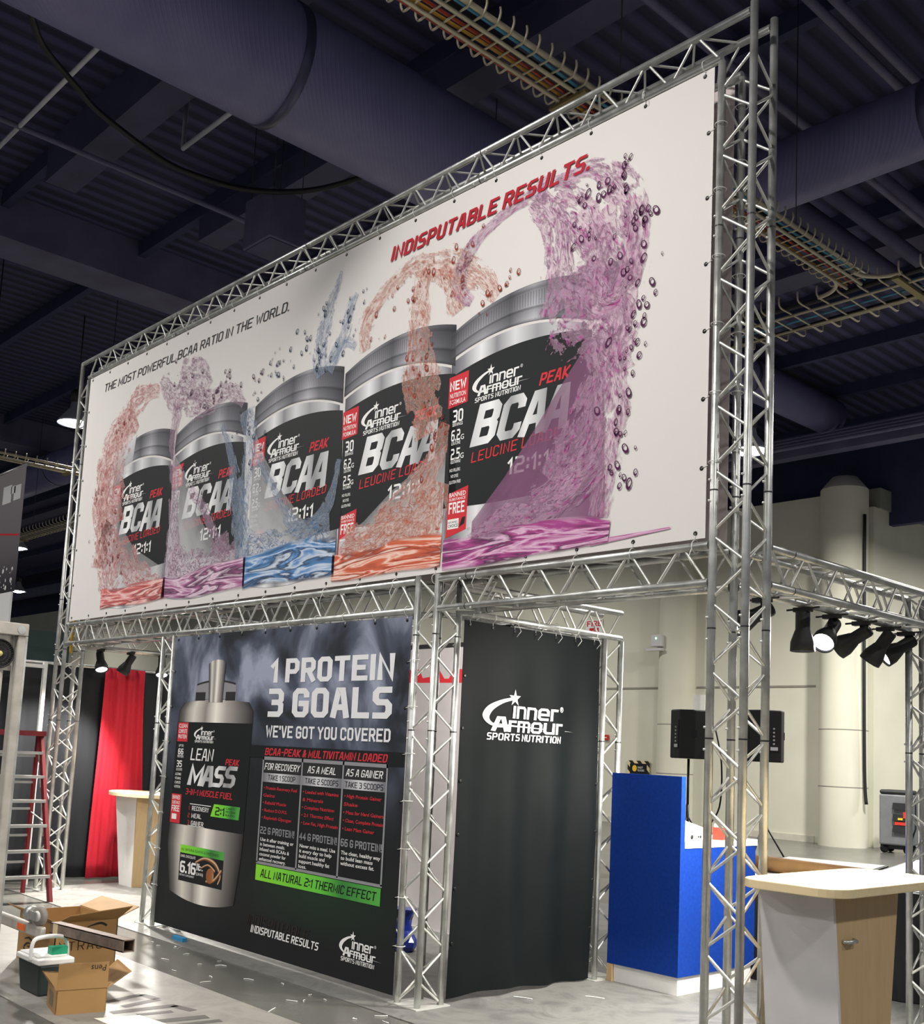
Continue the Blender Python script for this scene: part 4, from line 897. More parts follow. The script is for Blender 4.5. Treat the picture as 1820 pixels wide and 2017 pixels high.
tray('distant cream cable tray at the left edge near the round duct', 1, -18.75, 6.2, 4.0, 12.5, .34, .18, .009, ('cab_blk',))
tray('lit yellowish cable tray behind the left tower, running sideways', 0, 10.3, 6.5, -33, -21.5, .5, .2, .010, ('cab_blk',))
# swept corner rails where the trays meet
for i, (cx, cy, a0, a1, lab) in enumerate(((-5.60, 9.70, 0, 90, 'curved cream rail at the left inner corner of the tray crossing'), (-4.70, 9.70, 180, 90, 'curved cream rail at the right inner corner of the tray crossing'), (-4.85, 11.2, 270, 360, 'curved cream rail on the far side of the tray crossing'))):
    rr = .34; pts = [(cx+rr*math.cos(R(a0+(a1-a0)*k/10)), cy+rr*math.sin(R(a0+(a1-a0)*k/10)), 6.50) for k in range(11)]
    tag(MB().tube(pts, .022, 8).build('tray_corner_rail', M['tray']), lab, 'tray rail')

# ------------------------------------------------------------------ objects on the right: pods, cabinet, tables
def wood(name, a, b, rough=.4, sc=(1, 8, 8)):
    k = NT(name); n = k.noise(k.coord('Object', sc), 3, 5, .6, .8); k.bs(Base_Color=k.ramp(n, [(.3, lin(a)), (.7, lin(b))]), Roughness=rough); return k.m
M['wood_top'] = wood('pale birch laminate', '#dcc79b', '#e6d3aa', .35); M['wood_side'] = wood('tan birch laminate', '#b69a70', '#c2a67c', .45, (8, 8, 1))
def rrect(x0, y0, x1, y1, r, n=6):
    pts = []
    for cx, cy, a in ((x1-r, y1-r, 0), (x0+r, y1-r, 90), (x0+r, y0+r, 180), (x1-r, y0+r, 270)):
        for k in range(n+1): pts.append((cx+r*math.cos(R(a+90*k/n)), cy+r*math.sin(R(a+90*k/n))))
    return pts
t = thing('reception_counter', 'wood-topped white reception counter in the right foreground', 'counter', (-2.68, 4.98, 0))
MB().prism(rrect(-.185, -.56, .33, .60, .13), 1.045, 1.085).build('counter_top', M['wood_top'], t, bevel=.004)
bz = lambda z: 1 - .0*z
def pod_poly(e): return [(-.19-e*.0, -.36-e), (.20+e, -.36-e), (.20+e, .30), (-.19, .30)]
lo_ = [(-.175, -.25, .006), (.200, -.25, .006), (.200, .13, .006), (-.175, .13, .006)]; hi_ = [(-.175, -.36, 1.045), (.196, -.36, 1.045), (.196, .28, 1.045), (-.175, .28, 1.045)]
MB().add(lo_[:2]+hi_[:2]+[(p[0], p[1]+.02, p[2]) for p in lo_[:2]+hi_[:2]], [(0, 1, 3, 2), (4, 6, 7, 5), (0, 4, 5, 1), (2, 3, 7, 6), (0, 2, 6, 4), (1, 5, 7, 3)]).build('white_side_panel', M['panelgrey'], t)
MB().loft([[(x, y+.02*(i < 2), z) for i, (x, y, z) in enumerate(lo_)], [(x, y+.02*(i < 2), z) for i, (x, y, z) in enumerate(hi_)]]).build('wood_front_panel', M['wood_side'], t)
MB().tube([(.196, -.27, .83), (.222, -.25, .83), (.222, -.19, .83), (.196, -.17, .83)], .010, 8).build('door_latch', M['alu'], t)

def blue_mat(): 
    k = NT('royal blue felt laminate'); k.bs(Base_Color=k.ramp(k.noise(k.coord('Object'), 40, 3), [(.3, lin('#0b2f80')), (.7, lin('#0f388e'))]), Roughness=.8, Specular_IOR_Level=.15); return k.m
M['blue'] = blue_mat()
t = thing('blue_cabinet', 'bright blue cabinet with a tall front screen and white base', 'cabinet', (-5.18, 6.37, 0))
MB().box((0, 0, .13), (.62, .05, 1.495)).build('front_screen', M['blue'], t)
MB().box((.0, .05, .13), (.62, .95, 1.0)).build('cabinet_body', M['blue'], t)
MB().box((.03, .02, .006), (.605, .93, .13)).build('plinth', M['white'], t)
MB().box((-.02, .05, 1.0), (.625, .97, 1.045)).build('worktop', M['white'], t)
MB().box((.003, -.004, .006), (.05, .02, .128)).build('wood_foot', M['wood_side'], t)
# things on the cabinet's white top
t = thing('leaflet_holder', 'white open binder with a green corner on the blue cabinet top', 'binder', (-4.78, 6.62, 1.045), R(8))
MB().box((-.10, -.10, 0), (.16, .16, .012)).build('base_board', M['white'], t)
MB().loft([[(-.10, .15, .012), (.16, .15, .012), (.16, .16, .012), (-.10, .16, .012)], [(-.10, .24, .13), (.16, .20, .07), (.16, .21, .07), (-.10, .25, .13)]]).build('raised_leaf', M['panelgrey'], t)
MB().add([(-.10, .2285, .115), (-.02, .213, .092), (-.06, .196, .08), (-.10, .198, .08)], [(0, 3, 2, 1)]).build('green_corner', plain('green card', '#7fd07a', .6), t)
t = thing('white_device', 'flat white box with dark round buttons at the front of the blue cabinet top', 'box', (-4.62, 6.56, 1.045), R(0))
MB().box((-.06, -.12, 0), (.04, .16, .06)).build('case', M['white'], t, bevel=.006)
mb = MB()
for y, r in ((-.03, .016), (.05, .008), (.075, .010)): mb.lathe([(0, .003), (r, .003), (r, 0)], 14, (.04, y, .03), (1, 0, 0))
mb.build('round_button', M['black'], t)
t = thing('red_carton', 'small red and white carton on the far end of the blue cabinet top', 'carton', (-4.62, 6.93+.0, 1.045), R(15))
MB().box((-.04, -.035, 0), (.04, .035, .09)).build('carton_body', plain('red card', '#d8402f', .6), t); MB().box((-.03, -.03, .09), (.03, .03, .115)).build('cap', M['white'], t)

M['kraft'] = plain('brown kraft', '#b58a57', .7, 0, .06, 12)
TA = R(15); TO = Vector((-4.78, 7.35, 0))
def tw_(x, y, z): return (TO.x+x*math.cos(TA)-y*math.sin(TA), TO.y+x*math.sin(TA)+y*math.cos(TA), z)
def draped(x0, y0, x1, y1, label):
    t = thing('draped_table', label, 'table', tw_(x0, y0, 0), TA); w_, d_ = x1-x0, y1-y0
    per = [(0, 0), (w_, 0), (w_, d_), (0, d_)]; top = []; bot = []; q = 0
    for i in range(4):
        (ax, ay), (bx, by) = per[i], per[(i+1) % 4]; L = math.hypot(bx-ax, by-ay); nx, ny = (by-ay)/L, -(bx-ax)/L; m = int(L/.05)
        for k_ in range(m):
            u = k_/m; q += 1; o = .012*math.sin(q*1.3); top.append((ax+(bx-ax)*u, ay+(by-ay)*u, .755)); bot.append((ax+(bx-ax)*u+nx*o, ay+(by-ay)*u+ny*o, .012))
    n = len(top); MB().add(top+bot, [(i, (i+1) % n, n+(i+1) % n, n+i) for i in range(n)]+[tuple(range(n))]).build('black_cloth', M['black'], t)
    MB().box((.02, .02, .72), (w_-.02, d_-.02, .752)).build('table_top', M['wood_side'], t)
    for lx in (.08, w_-.08):
        for ly in (.08, d_-.08): MB().tube([(lx, ly, .007), (lx, ly, .72)], .015, 8).build('leg', M['dark'], t)
draped(0, 0, 2.2, .95, 'black-draped table under the kraft paper roll, behind the right tower')
draped(-.2, .98, .72, 2.2, 'black-draped table behind the kraft roll, under the left rear white sheet')
draped(.75, .98, 2.3, 3.2, 'black-draped table at the right, under the widest white sheet')
t = thing('kraft_roll', 'long brown kraft paper roll lying on the draped table', 'paper roll', (-5.14, 7.895, .8205), R(-5.5))
MB().lathe([(.02, 0), (.062, 0), (.062, 1.30), (.02, 1.30)], 24, (0, 0, 0), (1, 0, 0)).build('paper_tube', M['kraft'], t)
MB().lathe([(.0, -.002), (.02, -.002), (.02, 1.304), (0, 1.304)], 16, (0, 0, 0), (1, 0, 0)).build('core', plain('light card core', '#d9c7a2', .7), t)
M['sheet'] = plain('white sheet', '#f4f3ef', .6, 0, .01)
for x0, y0, x1, y1, z, l in ((-.16, 1.02, .70, 2.16, .757, 'white sheet behind the left half of the kraft roll'), (.78, 1.02, 2.25, 3.15, .757, 'widest white sheet at the right, by the rear truss column'), (.0, .05, .30, .40, .757, 'small white sheet in front of the kraft roll, between the tower tubes'), (.36, .02, .80, .16, .757, 'white sheet in front of the kraft roll, just left above the wood counter'), (1.3, .1, 2.1, .9, .757, 'white sheet beyond the right end of the kraft roll')):
    o = MB().box((0, 0, 0), (x1-x0, y1-y0, .004)).build('paper_sheet', M['sheet'], None, tw_(x0, y0, z)); o.rotation_euler = (0, 0, TA); tag(o, l, 'paper')
# speakers on stands
def speaker(x, y, rz, label, sl):
    st = thing('speaker_stand', sl, 'speaker stand', (x, y, 0))
    MB().tube([(0, 0, .55), (0, 0, 1.643)], .018, 12).build('pole', M['black'], st); MB().tube([(0, 0, .35), (0, 0, 1.0)], .024, 12).build('lower_pole', M['black'], st)
    for k in range(3):
        a = R(120*k+30); MB().tube([(0, 0, .85), (.5*math.cos(a), .5*math.sin(a), .02)], .012, 8).build('leg', M['black'], st)
        MB().tube([(0, 0, .40), (.27*math.cos(a), .27*math.sin(a), .40)], .008, 8).build('brace', M['black'], st)
    t = thing('loudspeaker', label, 'loudspeaker', (x, y, 1.645), rz)
    pr = [(-.22, -.21), (.22, -.21), (.25, .05), (.15, .22), (-.15, .22), (-.25, .05)]
    MB().prism(pr, 0, .69).build('cabinet', M['blackplastic'], t, bevel=.02)
    MB().box((-.12, .215, .14), (.03, .228, .54)).build('rear_panel', M['black'], t)
    mb = MB()
    for i in range(5): mb.lathe([(0, .012), (.012, .012), (.014, 0)], 10, (-.045, .228, .24+.05*i), (0, 1, 0))
    mb.build('knob', M['panelgrey'], t)
    mb = MB().box((-.10, .228, .155), (.0, .232, .20)); mb.build('label_plate', M['p_grey'], t)
    mb = MB().prism([(.252, .0), (.225, .07), (.245, .075)], .30, .40).prism([(-.252, .0), (-.225, .07), (-.245, .075)], .30, .40); mb.build('handle', M['black'], t)
    MB().box((-.20, -.222, .03), (.20, -.21, .66)).build('front_grille', M['dark'], t)
speaker(-9.2, 13.0, R(152), 'black loudspeaker left of the right tower with its control panel showing', 'black speaker stand just right of the tall blue screen')
speaker(-7.98, 13.0, R(230), 'black loudspeaker showing its side, right of the right tower tubes', 'black speaker stand seen between the right tower tubes')
pipe('speaker_cable', smooth([(-8.9, 13.2, 2.1), (-8.72, 13.1, 1.6), (-8.74, 13.1, 1.0), (-8.95, 13.1, .6), (-8.9, 13.2, .05)], 6), .012, 'thin black cable hanging from the left loudspeaker', 'black', 'cable')
# wall fittings
t = thing('fire_sign', 'white FIRE sign with red letters high on the far wall', 'sign', (-18.83, 21.88, 4.80))
MB().box((0, -.01, 0), (.56, .01, .40)).build('sign_board', M['p_white'], t)
wm = lambda x, z, d=0: (x, -.011-d, z)
mb = MB(wm); stext(mb, 'FIRE', .03, .22, .50, .15, hw=.9, d=.001); mb.rect(.12, .04, .44, .18, .001); mb.build('sign_lettering', M['p_red2'], t)
t = thing('fire_alarm', 'small red fire alarm box on the far wall', 'alarm', (-18.02, 21.86, 2.06)); MB().box((-.07, -.03, 0), (.07, .03, .13)).build('alarm_case', plain('alarm red', '#c8281f', .5), t); MB().box((-.045, -.036, .045), (.045, -.03, .07)).build('alarm_window', M['white'], t)
t = thing('emergency_light', 'white wall box with a tiny green light on the left round pilaster', 'emergency light', (-16.1, 21.36, 4.30))
MB().box((-.16, -.06, .04), (.16, .06, .33)).build('case', M['panelgrey'], t, bevel=.02); MB().box((-.30, -.07, -.06), (.16, .07, 0)).box((-.03, .0, 0), (.03, .06, .05)).build('shelf', M['panelgrey'], t)
MB().lathe([(0, .02), (.02, .015), (.025, 0)], 12, (0, -.06, .24), (0, -1, 0)).build('indicator', emit('green indicator', '#8dffa0', 4), t)
t = thing('hazard_sign', 'black PUSH sign with yellow hazard border above the blue screen', 'sign', (-17.29, 21.86, .92))
def haz():
    k = NT('hazard stripes'); w = k.n('TexWave', {'wave_type': 'BANDS', 'bands_direction': 'DIAGONAL'}, Vector=k.coord('Object'), Scale=2.6)
    k.bs(Base_Color=k.ramp(w.outputs['Fac'], [(.49, lin('#1a1a1a')), (.51, lin('#e0cf9a'))], 'CONSTANT'), Roughness=.5); return k.m
MB().box((0, -.01, 0), (.67, .01, .65)).build('border', haz(), t); MB().box((.075, -.014, .07), (.595, -.01, .58)).build('panel', M['p_black'], t)
hm = lambda x, z, d=0: (x, -.0145-d, z)
mb = MB(hm); stext(mb, 'PUSH', .16, .20, .36, .10, hw=.95, d=.001); btext(mb, 'FAST', .32, .46, .07, .16, .01, d=.001); btext(mb, 'FLOORS', .32, .39, .07, .20, .01, d=.001); mb.build('sign_lettering', M['p_white'], t)
mb = MB(hm); mb.add([(.22+.07*math.cos(R(a)), .46+.08*math.sin(R(a)), .001) for a in range(0, 360, 20)], [tuple(range(18))]); mb.build('sign_emblem', plain('sign yellow', '#e3bd2c', .5), t)
tag(MB().box((-15.5, 21.84, 2.5), (-15.05, 21.9, 3.2)).build('wall_panel', M['white']), 'white panel on the far wall above the left loudspeaker', 'panel')
pipe('column_cable', smooth([(-10.93, 21.6, 7.0), (-10.91, 21.55, 4.0), (-10.92, 21.6, 1.6), (-10.88, 21.6, .9)], 6), .035, 'black cable hanging down the right side of the round column', 'black', 'cable')
t = thing('tool_cart', 'grey wheeled equipment cart beside the round column', 'cart', (-10.12, 21.45, 0), R(10))
M['cart'] = plain('grey cart steel', '#7d7f80', .5, .2)
MB().box((-.30, -.30, .16), (.30, .30, 1.15)).build('cart_body', M['cart'], t, bevel=.03); MB().box((-.30, -.3, 1.15), (.28, .3, 1.24)).build('cart_hood', M['dark'], t, bevel=.04)
mb = MB()
for i in range(3): mb.box((-.02, -.36, .42+.22*i), (.30, -.30, .55+.22*i))
mb.build('shelf_bin', M['dark'], t)
MB().box((.02, -.37, .56), (.30, -.31, .62)).box((.18, -.37, .70), (.32, -.33, .82)).build('red_tool', plain('tool red', '#d63a2c', .5), t); MB().box((.08, -.375, .66), (.17, -.33, .70)).build('yellow_tool', plain('tool yellow', '#f0c832', .5), t)
MB().tube([(.30, -.2, .3), (.37, -.2, .5), (.37, -.2, 1.0), (.28, -.2, 1.2)], .018, 8).build('push_handle', M['black'], t)
for sx in (-.22, .22):
    for sy in (-.2, .2): MB().lathe([(.0, -.025), (.08, -.025), (.08, .025), (0, .025)], 18, (sx, sy, .08), (0, 1, 0)).build('wheel', M['black'], t)
MB().box((-.3, -.2, .08), (.24, .2, .17)).build('undercarriage', M['dark'], t)

# ------------------------------------------------------------------ behind the middle column
t = thing('back_panel', 'pale grey rear panel with red print behind the middle truss column', 'panel', (-8.6, 6.56, 0))
MB().box((0, 0, .03), (3.1, .02, 2.52)).build('panel_sheet', plain('pale grey vinyl', '#b9b3b5', .6, 0, .03), t); MB().box((-.02, -.015, 2.52), (3.12, .035, 2.56)).build('top_rail', M['dark'], t); MB().box((-.02, -.02, .006), (3.12, .04, .03)).build('bottom_rail', M['alu'], t)
qm = lambda x, z, d=0: (x, -.001-d, z)
mb = MB(qm); mb.poly([(.80, 2.21), (1.55, 2.20), (1.55, 2.32), (1.42, 2.33), (1.36, 2.24), (1.30, 2.24), (1.22, 2.33), (1.12, 2.33), (1.10, 2.26), (1.0, 2.25), (.95, 2.33), (.80, 2.33)], .001); mb.build('red_print', M['p_red2'], t)
t = thing('blue_bag', 'shiny blue plastic bag on the ground behind the middle truss column', 'bag', (-6.78, 5.78, .006))
mb = MB(); prof = []
rn = random.Random(4); rings = []
for j in range(9):
    z = .33*j/8; rr = (.10+.03*math.sin(j*.9))*(1 if j < 7 else .9); rings.append([(rr*(1+.10*rn.uniform(-1, 1))*math.cos(2*math.pi*k/16), rr*.8*(1+.1*rn.uniform(-1, 1))*math.sin(2*math.pi*k/16), z) for k in range(16)])
mb.loft(rings).build('bag_body', plain('glossy blue plastic', '#1c2f86', .2), t)
mb = MB(); mb.tube([(-.05, -.09, .15), (.0, -.097, .19), (.05, -.085, .15)], .008, 6); mb.build('white_print', M['white'], t)

# ------------------------------------------------------------------ left side: drapes, ladder, counter
def drape(name, label, x, y0, y1, z1, mat, amp, freq, seed, y0b=None, y1b=None, z0=.02):
    rn = random.Random(seed); n = 110; m = 14; vs = []; y0b = y0 if y0b is None else y0b; y1b = y1 if y1b is None else y1b
    ph = [rn.uniform(0, 6) for _ in range(4)]
    for j in range(m+1):
        t = j/m; z = z1+(z0-z1)*t; q = t*t*(3-2*t)
        a0 = y0+(y0b-y0)*q; a1 = y1+(y1b-y1)*q
        for i in range(n+1):
            s = i/n; d = amp*(.5+.5*t)*(math.sin(freq*s*6.28+ph[0])+.5*math.sin(freq*2.3*s*6.28+ph[1]+t)+.3*math.sin(freq*.5*6.28*s+ph[2]-t))
            vs.append((x+d, a0+(a1-a0)*s, z))
    fs = [(j*(n+1)+i, j*(n+1)+i+1, (j+1)*(n+1)+i+1, (j+1)*(n+1)+i) for j in range(m) for i in range(n)]
    o = MB().add(vs, fs, smooth=True).build(name, M[mat]); so = o.modifiers.new('cloth', 'SOLIDIFY'); so.thickness = .004
    return tag(o, label, 'drape')
def fab(name, col, rough=.85):
    k = NT(name); k.bs(Base_Color=k.ramp(k.noise(k.coord('Object', (1, 3, 3)), 30, 3), [(.3, tuple(x*.85 for x in lin(col)[:3])+(1,)), (.7, lin(col))]), Roughness=rough); return k.m
M['drape_red'] = fab('red drape cloth', '#c81830'); M['drape_black'] = fab('black drape cloth', '#16191f')
drape('red_drape', 'bright red cloth drape hanging over black drapes', -11.72, 5.40, 5.87, 2.345, 'drape_red', .014, 3.2, 1, 5.36, 5.99)
drape('black_drape', 'long black pleated drape behind the red cloth', -11.83, 3.2, 8.2, 2.33, 'drape_black', .022, 17, 2)
pipe('drape_rail', [(-11.83, 3.2, 2.345), (-11.83, 8.2, 2.345)], .018, 'thin grey rail carrying the black and red drapes', 'alu', 'rail')
t = thing('drape_upright', 'white square frame of a neighbouring booth above the red ladder', 'frame', (-11.6, 4.66, .0))
MB().box((-.02, -.02, .0), (.02, .02, 2.34)).build('upright', M['white'], t); MB().box((-.02, -1.3, 2.27), (.02, -.02, 2.31)).build('crossbar', M['white'], t)
o = MB().box((-13.1, 2.0, 0), (-13.0, 5.5, 2.80)).build('dark_green_panel', plain('dark green panel', '#1d3330', .6)); tag(o, 'dark green partition behind the white frame at the far left', 'partition')
# pedestal counter by the red drape
t = thing('pedestal_counter', 'small white pedestal counter with a pale round wooden top by the red drape', 'counter', (-11.05, 5.62, 0))
MB().prism([(.50*math.cos(R(a)), .30*math.sin(R(a))) for a in range(0, 360, 10)], .955, .995).build('counter_top', M['wood_top'], t, bevel=.004)
MB().loft([[(-.17, -.10, .006), (.12, -.10, .006), (.12, .10, .006), (-.17, .10, .006)], [(-.27, -.17, .955), (.22, -.17, .955), (.22, .17, .955), (-.27, .17, .955)]]).build('white_pedestal', M['white'], t)
MB().loft([[(.121, -.10, .006), (.14, -.10, .006), (.14, .10, .006), (.121, .10, .006)], [(.221, -.17, .955), (.24, -.17, .955), (.24, .17, .955), (.221, .17, .955)]]).build('wood_side_panel', M['wood_side'], t)
# step ladder
M['ladder_red'] = plain('dark red fibreglass', '#7d1c22', .5); M['step'] = plain('aluminium step', '#bdbcb8', .4, .5)
t = thing('step_ladder', 'dark red step ladder with metal rungs beside the left truss tower', 'ladder', (-10.7, 4.15, 0))
def rail(a, b, w, d, mat, name):
    A, B_ = Vector(a), Vector(b)
    MB().loft([[(A.x-w, A.y-d, A.z), (A.x+w, A.y-d, A.z), (A.x+w, A.y+d, A.z), (A.x-w, A.y+d, A.z)], [(B_.x-w, B_.y-d, B_.z), (B_.x+w, B_.y-d, B_.z), (B_.x+w, B_.y+d, B_.z), (B_.x-w, B_.y+d, B_.z)]]).build(name, M[mat], t)
for y, q in ((.24, .0), (-.30, .06)):
    rail((.40, y, .0), (-.17, y+q, 1.56), .034, .016, 'ladder_red', 'side_rail'); rail((-.27, y, .0), (-.235, y+q, 1.56), .026, .014, 'ladder_red', 'rear_rail')
for i in range(6):
    z = .22+.23*i; x = .40-.57*z/1.56; MB().box((x-.045, -.30, z), (x+.04, .235, z+.028)).build('step', M['step'], t)
    MB().tube([(x+.02, .20, z-.004), (x-.02, .226, z-.085)], .007, 6).build('step_brace', M['step'], t)
for i in range(5):
    z = .30+.26*i; x = -.265+.03*z/1.56; MB().box((x-.012, -.30, z), (x+.012, .235, z+.022)).build('rear_brace', M['step'], t)
MB().tube([(.13, .235, .72), (-.24, .235, .80)], .008, 6).build('spreader', M['step'], t)
MB().box((-.29, -.29, 1.55), (-.09, .262, 1.60)).build('top_cap', M['ladder_red'], t)
# grey wheeled flight frame: tall cabinet with a fan at the left edge
M['frame'] = plain('grimy white painted metal', '#bdb7ad', .5, .2, .12, 9)
t = thing('equipment_cabinet', 'tall grimy white metal cabinet with a round black fan at the left photo edge', 'cabinet', (-6.56, 1.485, 0), R(90))
MB().box((.972, 0, .0), (1.022, .08, 2.16)).build('corner_post', M['frame'], t, bevel=.008); MB().box((1.022, .012, .0), (1.036, .068, 2.16)).build('post_channel', M['alu'], t)
MB().box((0, -.01, 2.16), (1.03, .09, 2.235)).build('top_beam', M['frame'], t, bevel=.006); MB().tube([(.985, -.014, 2.195), (.985, -.002, 2.195)], .024, 14).build('bolt_cap', M['alu'], t)
mb = MB(); 
for i in range(20): mb.tube([(.02+.046*i, .05, .02), (.02+.046*i, .05, 1.95)], .026, 10)
mb.build('ribbed_side', M['frame'], t); MB().box((0, .045, 1.95), (.96, .055, 2.16)).build('fan_plate', M['frame'], t)
fx = (.880, .030, 2.045)
MB().lathe([(.084, 0), (.088, .008), (.084, .016), (.078, .012), (.078, 0)], 32, fx, (0, -1, 0)).build('fan_rim', M['black'], t)
MB().lathe([(0, .002), (.080, .002)], 32, fx, (0, -1, 0)).build('fan_back', M['black'], t)
mb = MB()
for i in range(36):
    a = 2*math.pi*i/36; mb.tube([(fx[0]+.02*math.cos(a), fx[1]-.012, fx[2]+.02*math.sin(a)), (fx[0]+.078*math.cos(a+.12), fx[1]-.012, fx[2]+.078*math.sin(a+.12))], .0016, 5, caps=False)
for r in (.04, .06): mb.tube([(fx[0]+r*math.cos(R(10*k)), fx[1]-.012, fx[2]+r*math.sin(R(10*k))) for k in range(36)], .002, 5, closed=True)
mb.build('fan_grille', M['dark'], t); MB().lathe([(0, .022), (.015, .020), (.018, .010)], 20, fx, (0, -1, 0)).build('fan_hub', plain('brass hub', '#d9c77d', .4), t)
# dolly with caster and steel tube
t = thing('tipped_dolly', 'grey metal dolly arm with an upturned caster wheel near the cardboard boxes', 'dolly', (-6.88, 2.92, 0))
MB().box((-.9, -.02, .300), (-.03, .02, .375)).build('painted_arm', M['frame'], t, bevel=.012)
MB().box((-.86, -.02, 0), (-.80, .02, .300)).build('support_leg', M['frame'], t)
MB().box((-.40, -.022, .315), (-.27, -.0205, .355)).build('orange_sticker', plain('orange sticker', '#ef6a1e', .5), t)
c0 = Vector((-.10, .0, .435)); MB().lathe([(.0, -.022), (.05, -.022), (.062, -.012), (.062, .012), (.05, .022), (0, .022)], 28, c0, (.25, -1, 0)).build('caster_wheel', plain('grey rubber', '#8b857d', .6), t)
MB().lathe([(.0, -.027), (.032, -.026), (.034, -.02), (.034, .02), (.032, .026), (0, .027)], 20, c0, (.25, -1, 0)).build('wheel_hub', M['white'], t)
MB().box((-.19, -.034, .405), (-.08, -.028, .46)).box((-.19, .028, .405), (-.08, .034, .46)).build('caster_fork', M['alu'], t)
MB().tube([(-.26, .0, .43), (-.19, .0, .43)], .05, 16).build('caster_plate', M['alu'], t)
tb = thing('steel_tube', 'rusty square steel tube with an open end above the cardboard boxes', 'tube', (-6.97, 3.03, .345))
def hollow(x0, x1, z0, z1):
    mb = MB()
    for (y0, y1, a, b) in ((-.035, .035, -.0, .006), (-.035, .035, .064, .07), (-.035, -.029, .0, .07), (.029, .035, .0, .07)):
        mb.add([(x0, y0, z0+a), (x0, y1, z0+a), (x0, y1, z0+b), (x0, y0, z0+b), (x1, y0, z1+a), (x1, y1, z1+a), (x1, y1, z1+b), (x1, y0, z1+b)], [(0, 3, 2, 1), (4, 5, 6, 7), (0, 1, 5, 4), (1, 2, 6, 5), (2, 3, 7, 6), (3, 0, 4, 7)])
    return mb
hollow(-.02, 1.0, -.025, .02).build('tube_body', plain('rusty grey steel', '#7d6c60', .6, .3, .2, 12), tb)
MB().box((.03, -.037, -.02), (.10, -.0355, .045)).build('tape_patch', plain('masking tape', '#d8c69a', .7), tb)
# cooler
t = thing('drink_cooler', 'small dark teal drink cooler with a white lid and handle', 'cooler', (-6.83, 2.905, 0))
MB().loft([[(-.14, -.08, .004), (.15, -.08, .004), (.15, .09, .004), (-.14, .09, .004)], [(-.165, -.095, .19), (.17, -.095, .19), (.17, .11, .19), (-.165, .11, .19)]]).build('cooler_body', plain('dark teal plastic', '#22302f', .5), t, bevel=.012)
MB().box((-.175, -.105, .19), (.18, .12, .225)).build('cooler_lid', M['white'], t, bevel=.008); MB().box((-.16, -.09, .225), (.11, .10, .235)).build('lid_plate', M['white'], t, bevel=.004)
MB().tube(smooth([(.06, -.108, .20), (.05, -.10, .30), (.045, -.06, .335), (.045, .07, .335), (.05, .115, .30), (.06, .123, .20)], 5), .013, 8).build('handle', M['white'], t)
# cardboard boxes
M['card'] = plain('brown corrugated cardboard', '#ab8452', .75, 0, .05, 5); M['card_in'] = plain('cardboard inside', '#8c6a40', .8); M['ink'] = plain('black carton ink', '#2c2118', .8)
t = thing('cardboard_carton', 'tall open cardboard carton with swirl mark behind the cooler', 'carton', (-7.52, 3.36, 0))
a0, a1, b0, b1, hh, th = -.38, .24, -.20, .24, .335, .006
MB().box((a0, b0, .004), (a1, b1, .012)).box((a0, b0, .012), (a1, b0+th, hh)).box((a0, b1-th, .012), (a1, b1, hh)).box((a0, b0, .012), (a0+th, b1, hh)).box((a1-th, b0, .012), (a1, b1, hh)).build('carton_body', M['card'], t)
def flap(v, name='flap', mat='card'): MB().loft([[Vector(p) for p in v], [Vector(p)+Vector((0, 0, .006)) for p in v]]).build(name, M[mat], t)
flap([(a1, b0, hh-.005), (a1+.0, b1, hh-.005), (a1+.12, b1+.04, hh+.09), (a1+.10, b0+.05, hh+.05)]); flap([(a0, b1, hh), (a1, b1, hh), (a1-.02, b1+.16, hh+.06), (a0, b1+.16, hh+.06)]); flap([(a0, b0, hh-.004), (a1, b0, hh-.004), (a1-.04, b0-.10, hh+.05), (a0+.02, b0-.10, hh+.05)])
fm = lambda x, z, d=0: (x, b0-.001-d, z); mb = MB(fm)
mb.ribbon([(-.26, .155, .006), (-.18, .17, .016), (-.125, .145, .018), (-.16, .115, .014), (-.21, .11, .006)], .0005, 6); mb.ribbon([(-.145, .135, .005), (-.21, .13, .014), (-.26, .10, .018), (-.23, .075, .016), (-.15, .08, .005)], .0005, 6); mb.build('swirl_mark', M['ink'], t)
sm_ = lambda y, z, d=0: (a1+.001+d, y, z); mb = MB(sm_); stext(mb, 'XTRAC', b0+.03, .14, .31, .06, hw=.35, gap=2.0, d=.0005); mb.ribbon([(b0+.22, .29, .006), (b0+.31, .31, .016), (b0+.36, .29, .014)], .0005, 6); mb.build('carton_lettering', M['ink'], t)
t2 = MB().box((-7.22, 3.02, .20), (-7.12, 3.035, .27)).build('green_packet', plain('green packet', '#139a72', .5)); 
bpy.data.objects.remove(t2)
tag(MB().box((.005, -.02, 0), (.07, .08, .045)).build('green_packet', plain('bright green packet', '#129a70', .5), None, (-6.80, 2.93, .2352)), 'bright green packet lying on the cooler lid behind its handle', 'packet')
t = thing('cardboard_carton', 'open brown cardboard carton with upside-down Pens writing, nearest the viewer', 'carton', (-6.31, 2.90, 0), R(-13))
a0, a1, b0, b1, hh = -.14, .14, -.14, .14, .135
MB().box((a0, b0, .004), (a1, b1, .010)).box((a0, b0, .010), (a1, b0+.006, hh)).box((a0, b1-.006, .010), (a1, b1, hh)).box((a0, b0, .010), (a0+.006, b1, hh)).box((a1-.006, b0, .010), (a1, b1, hh)).build('carton_body', M['card'], t)
flap([(a1-.006, b0, hh), (a1, b0, hh), (a1, b1, hh), (a1-.006, b1, hh)], 'flap'); 
MB().box((a1-.006, b0, hh), (a1, b1, .285)).build('upright_flap', M['card'], t)
